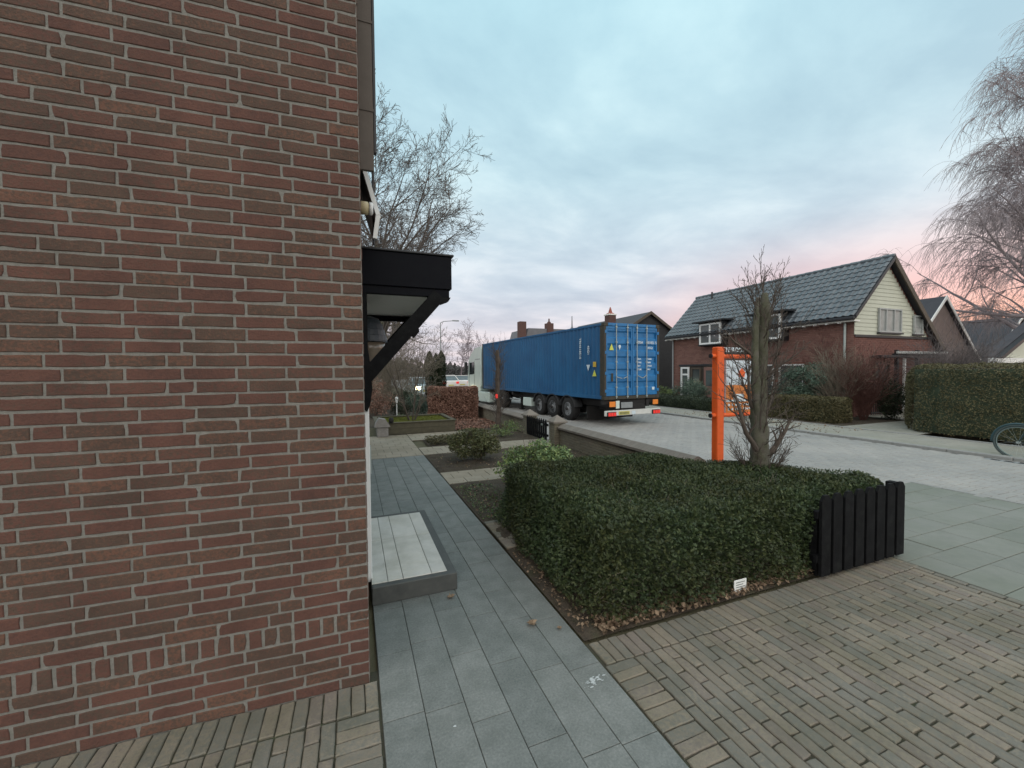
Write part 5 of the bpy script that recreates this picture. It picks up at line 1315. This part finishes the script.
# ------------------------------------------------------------------ large bare trees
def big_tree(name, label, x, y, hgt, r0, seed, par_, m='twig_far', tm='bark', depth=4, lean=(0, 0), group=None, keep=None):
    random.seed(seed); out = []
    limb_paths((x, y, 0), (lean[0], lean[1], 1), hgt, r0, depth, par_, out)
    if keep: out = [p for p in out if keep(p)]
    t = thing(name, label, 'tree', (x, y, 0), group)
    paths_mesh('trunk', [p for p in out if p[0] == 0], tm, t); paths_mesh('crown', [p for p in out if p[0] > 0], m, t, smooth=False)
    return t
oak = dict(seg=8, seg2=4, wob=[.04, .10, .13, .16], grav=[.03, .05, .02, .01], n=[30, 12, 8, 5], t0=[.22, .15, .12, .12], ang=[(30, 78), (25, 60), (25, 60), (25, 60)], len=[(.48, .66), (.30, .52), (.32, .52), (.35, .6)], rmin=.009, rr=.55, taper=.85, top=.12)
big_tree('bare_tree', 'large spreading bare tree rising behind the black canopy', 1.9, 26, 12.9, .32, 44, oak, m='twig_oak', depth=4)
# weeping birch at right
random.seed(77)
bx, by = 37.2, 10.2
out = []
bp2 = dict(seg=9, seg2=5, wob=[.03, .07, .10], grav=[.02, .04, -.02], n=[34, 9], t0=[.13, .15], ang=[(38, 70), (25, 60)], len=[(.30, .52), (.35, .6)], rmin=.012, rr=.55, taper=.85, top=.62)
limb_paths((bx, by, 0), (0, 0, 1), 21, .30, 2, bp2, out)
tips = []
for lvl, pts, rs in out:
    if lvl >= 1 and min(p.x for p in pts) < 46:
        for k in range(12 if lvl == 1 else 8):
            i = random.randrange(1, len(pts)); tips.append((pts[i], (pts[i]-pts[i-1]).normalized()))
hang = []
for p, d in tips:
    for _ in range(4):
        q = p.copy(); dd = (d + Vector((random.gauss(0, .5), random.gauss(0, .5), random.gauss(0, .3)))).normalized(); L_ = random.uniform(.9, 2.4); pp = [q.copy()]
        for s in range(5):
            dd = (dd + Vector((random.gauss(0, .08), random.gauss(0, .08), -.42))).normalized(); q = q + dd*L_/5; pp.append(q.copy())
        hang.append((3, pp, [.009, .008, .007, .0065, .006, .006]))
        if random.random() < .6:
            j = random.randrange(1, 4); q = pp[j].copy(); dd2 = Vector((random.gauss(0, .6), random.gauss(0, .6), -.5)).normalized(); p3 = [q.copy()]
            for s in range(3): dd2 = (dd2 + Vector((0, 0, -.35))).normalized(); q = q + dd2*.25; p3.append(q.copy())
            hang.append((3, p3, [.007, .006, .006, .006]))
t = thing('weeping_birch', 'tall bare birch with hanging fine twigs at the right edge under the pink sky', 'tree', (bx, by, 0))
paths_mesh('trunk', [p for p in out if p[0] == 0], 'twig_birch', t)
paths_mesh('limb', [p for p in out if p[0] > 0], 'twig_birch', t, smooth=False)
paths_mesh('crown', hang, 'twig_birch', t, smooth=False)
print('hang', len(hang), len(out))
# distant bare trees, each its own
small = dict(seg=6, seg2=3, wob=[.05, .12, .15], grav=[.03, .04, .02], n=[13, 7, 4], t0=[.2, .15, .15], ang=[(25, 60)], len=[(.35, .55), (.35, .55), (.4, .6)], rmin=.020, rr=.5, taper=.85)
dist = [(5.2, 58, 8, 'tallest leafless tree left of the conifers far down the street'), (1.0, 52, 7, 'leafless tree behind the canopy bracket far down the street'), (8.5, 72, 8, 'thin leafless tree just left of the distant street lamp'),
        (18.5, 92, 9, 'leafless tree right of the distant street lamp'), (22.0, 88, 8, 'leafless tree above the pale car roofs far away'), (26, 95, 10, 'leafless tree just left of the white truck cab'),
        (-1.5, 38, 6.5, 'nearest leafless street tree behind the bare thicket'), (31, 100, 9, 'leafless tree behind the white truck cab')]
for i, (x, y, hh, lb) in enumerate(dist):
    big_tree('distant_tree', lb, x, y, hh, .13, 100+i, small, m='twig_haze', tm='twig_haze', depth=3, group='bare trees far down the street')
# a far off belt of shrubs and woods closing the view
n = 16000
xx = rng.uniform(-60, 60, n); zc_ = (1.6+1.0*np.sin(xx*.21)+.8*np.sin(xx*.53+2))*1.0; C = np.column_stack([xx, 112+rng.uniform(-3, 3, n), rng.random(n)**1.2*(2.4+zc_)])
o = leaves_mesh('far_wood', C, np.tile((0, -1., .3), (n, 1)), .7*rng.uniform(.5, 1.3, n), 'far_wood', None, aspect=.6); tag(o, 'far off belt of dark woodland closing the end of the street', 'woodland', kind='stuff')
n = 20000
ang_ = rng.uniform(R(-40), R(215), n); rad = 150+rng.uniform(-6, 6, n); hh = 4.5+1.6*np.sin(ang_*23)+1.2*np.sin(ang_*57)
C = np.column_stack([rad*np.cos(ang_), rad*np.sin(ang_), rng.random(n)*hh])
o = leaves_mesh('far_wood', C, np.tile((0, -1., .3), (n, 1)), 1.6*rng.uniform(.5, 1.3, n), 'far_wood', None, aspect=.6); tag(o, 'distant tree line round the whole neighbourhood at the horizon', 'woodland', kind='stuff')

# street lamp
sl2 = thing('street_lamp', 'thin grey street lamp with arm far down the street above the conifers', 'street lamp', (9.0, 44.8, 0))
MB().tube([(9.0, 44.8, 0), (9.0, 44.8, 4), (9.0, 44.8, 7.3)], [.09, .07, .05], 8).build('pole', 'steel_grey', sl2)
MB().tube([(9.0, 44.8, 7.25), (9.3, 44.6, 7.42), (10.4, 44.3, 7.5)], .04, 6).build('arm', 'steel_grey', sl2)
MB().box(10.2, 10.95, 44.15, 44.4, 7.44, 7.56, .03).build('lamp_head', 'steel_grey', sl2)

# cars
def car(label, x, y, rz, paint, lights='tail', van=False):
    t = thing('parked_car' if lights != 'head' else 'driving_car', label, 'car', (x, y, 0), rz=rz)
    L_, w = 4.3, .88
    prof = [(-2.15, .35), (2.1, .35), (2.15, .62), (2.05, .86), (1.35, .98), (-1.95, 1.0), (-2.13, .9), (-2.17, .6)]   # nose at +y
    b = MB(); b.prism(prof, -w, w, 'x'); b.prism([(1.9, .42), (-2.0, .42), (-2.0, .93), (1.3, .93), (1.9, .82)], -w-.03, w+.03, 'x'); b.build('body', paint, t, world=False)
    ins = .16; a = [(1.30, .98), (.45, 1.42), (-1.35, 1.45), (-1.95, 1.0)]
    b = MB(); vs = []
    for sx in (-1, 1):
        vs += [(sx*(w-.02), a[0][0], a[0][1]), (sx*(w-ins), a[1][0], a[1][1]), (sx*(w-ins), a[2][0], a[2][1]), (sx*(w-.02), a[3][0], a[3][1])]
    b.add(vs, [(0,1,2,3),(7,6,5,4),(0,4,5,1),(2,6,7,3)]); b.build('window', 'car_glass', t, world=False)
    b = MB(); b.prism([(.50, 1.425), (-1.40, 1.455), (-1.35, 1.50), (.40, 1.47)], -(w-ins)-.01, w-ins+.01, 'x'); b.build('roof', paint, t, world=False)
    b = MB()
    for sx in (-1, 1):
        for p_, q_ in ((a[0], a[1]), ((-.35, .99), (-.35, 1.44)), (a[3], a[2])): b.bar((sx*(w-.01), p_[0], p_[1]), (sx*(w-ins+.01), q_[0], q_[1]), .06)
    b.build('pillar', paint, t, world=False)
    for yy in (1.35, -1.3):
        for sx in (-1, 1): wheel(t, sx*(w-.10), yy, .32, .22, sx)
    for sx in (-1, 1):
        MB().box(sx*.66-.17, sx*.66+.17, 2.09, 2.17, .60, .84, .02).build('headlight', 'headlight' if lights == 'head' else 'window_glass', t, world=False)
        MB().box(sx*.70-.15, sx*.70+.15, -2.2, -2.12, .68, .90, .02).build('tail_light', 'tail_red', t, world=False)
        MB().box(sx*(w+.10)-.08, sx*(w+.10)+.08, .85, 1.0, .98, 1.1, .02).build('mirror', paint, t, world=False)
    MB().box(-.26, .26, 2.152, 2.165, .45, .55).build('number_plate', 'plate_yellow', t, world=False)
    MB().box(-.26, .26, -2.20, -2.185, .48, .58).build('number_plate', 'plate_yellow', t, world=False)
    return t
car('pale blue car with shining headlights coming down the street left of the conifers', 4.9, 32.5, PI+.06, 'car_pale', 'head')
car('cream car with lit red tail lights far down the street right above the beech hedge', 9.0, 43.0, .1, 'car_white')
car('white car farthest down the street just left of the truck mirror', 11.0, 44.5, -.1, 'car_white')
car('white car partly hidden behind the cream car above the beech hedge', 10.6, 50.5, .2, 'car_white')

# bicycle at the right edge
bk = thing('bicycle', 'dark bicycle at the far kerb of which only one wheel is in view', 'bicycle', (12.75, 3.7, 0))
X = 12.72; ry = .345
def bwheel(y):
    pts = [(X, y+ry*math.cos(2*PI*k/36), ry+ry*math.sin(2*PI*k/36)) for k in range(37)]
    w_ = MB().tube(pts, .022, 8, cap=False).build('wheel', 'bike_tyre', bk, smooth=True)
    MB().tube([(X, y+(ry-.035)*math.cos(2*PI*k/36), ry+(ry-.035)*math.sin(2*PI*k/36)) for k in range(37)], .012, 6, cap=False).build('rim', 'bike_rim', w_, smooth=True)
    b = MB()
    for k in range(20): a = 2*PI*k/20+.1*(k % 2); b.tube([(X+.03*(1 if k % 2 else -1), y+.02*math.cos(a), ry+.02*math.sin(a)), (X, y+(ry-.04)*math.cos(a), ry+(ry-.04)*math.sin(a))], .0016, 3, cap=False)
    b.tube([(X-.05, y, ry), (X+.05, y, ry)], .022, 8); b.build('spokes', 'zinc', w_)
    m_ = MB().tube([(X, y+(ry+.035)*math.cos(R(a)), ry+(ry+.035)*math.sin(R(a))) for a in range(-5, 166, 10)], .022, 6).build('mudguard', 'bike_frame', bk, smooth=True)
bwheel(4.02); bwheel(2.94)
b = MB()
for p, q, r_ in (((X, 3.80, .95), (X, 3.87, .70), .018), ((X, 3.87, .70), (X, 4.02, ry), .012), ((X, 3.82, .86), (X, 3.34, .30), .016), ((X, 3.80, .92), (X, 3.22, .76), .016), ((X, 3.34, .30), (X, 3.16, .85), .016), ((X-.04, 3.34, .30), (X-.04, 2.94, ry), .010), ((X+.04, 3.34, .30), (X+.04, 2.94, ry), .010), ((X, 3.20, .72), (X, 2.94, ry), .010)): b.tube([p, q], r_, 8)
b.build('frame', 'bike_frame', bk, smooth=True)
MB().tube([(X-.28, 3.64, 1.03), (X-.2, 3.79, 1.06), (X, 3.82, 1.03), (X+.2, 3.79, 1.06), (X+.28, 3.64, 1.03)], .012, 8).build('handlebar', 'zinc', bk, smooth=True)
MB().lathe([(.03, -.13), (.10, -.08), (.11, 0), (.05, .10), (.02, .14)], (X, 3.12, .93), 12, 'y').build('saddle', 'black_wood', bk, smooth=True)
MB().box(X-.07, X+.07, 2.67, 3.07, .74, .76, .004).build('carrier', 'bike_frame', bk)
MB().lathe([(.09, -.008), (.09, .008)], (X+.06, 3.34, .30), 20, 'x').build('crank', 'zinc', bk)
MB().lathe([(.03, 0), (.055, .01), (.055, .03), (.02, .035)], (4.30, 12.55, 1.1), 12, 'y').build('lens', 'tail_red', rb) if False else MB().box(4.28, 4.36, 12.50, 12.57, 1.02, 1.16, .02).build('lens', 'tail_red', rb)
MB().bar((4.32, 12.57, 1.1), (4.42, 12.62, 1.1), .02).build('bracket', 'dark_trim', rb)
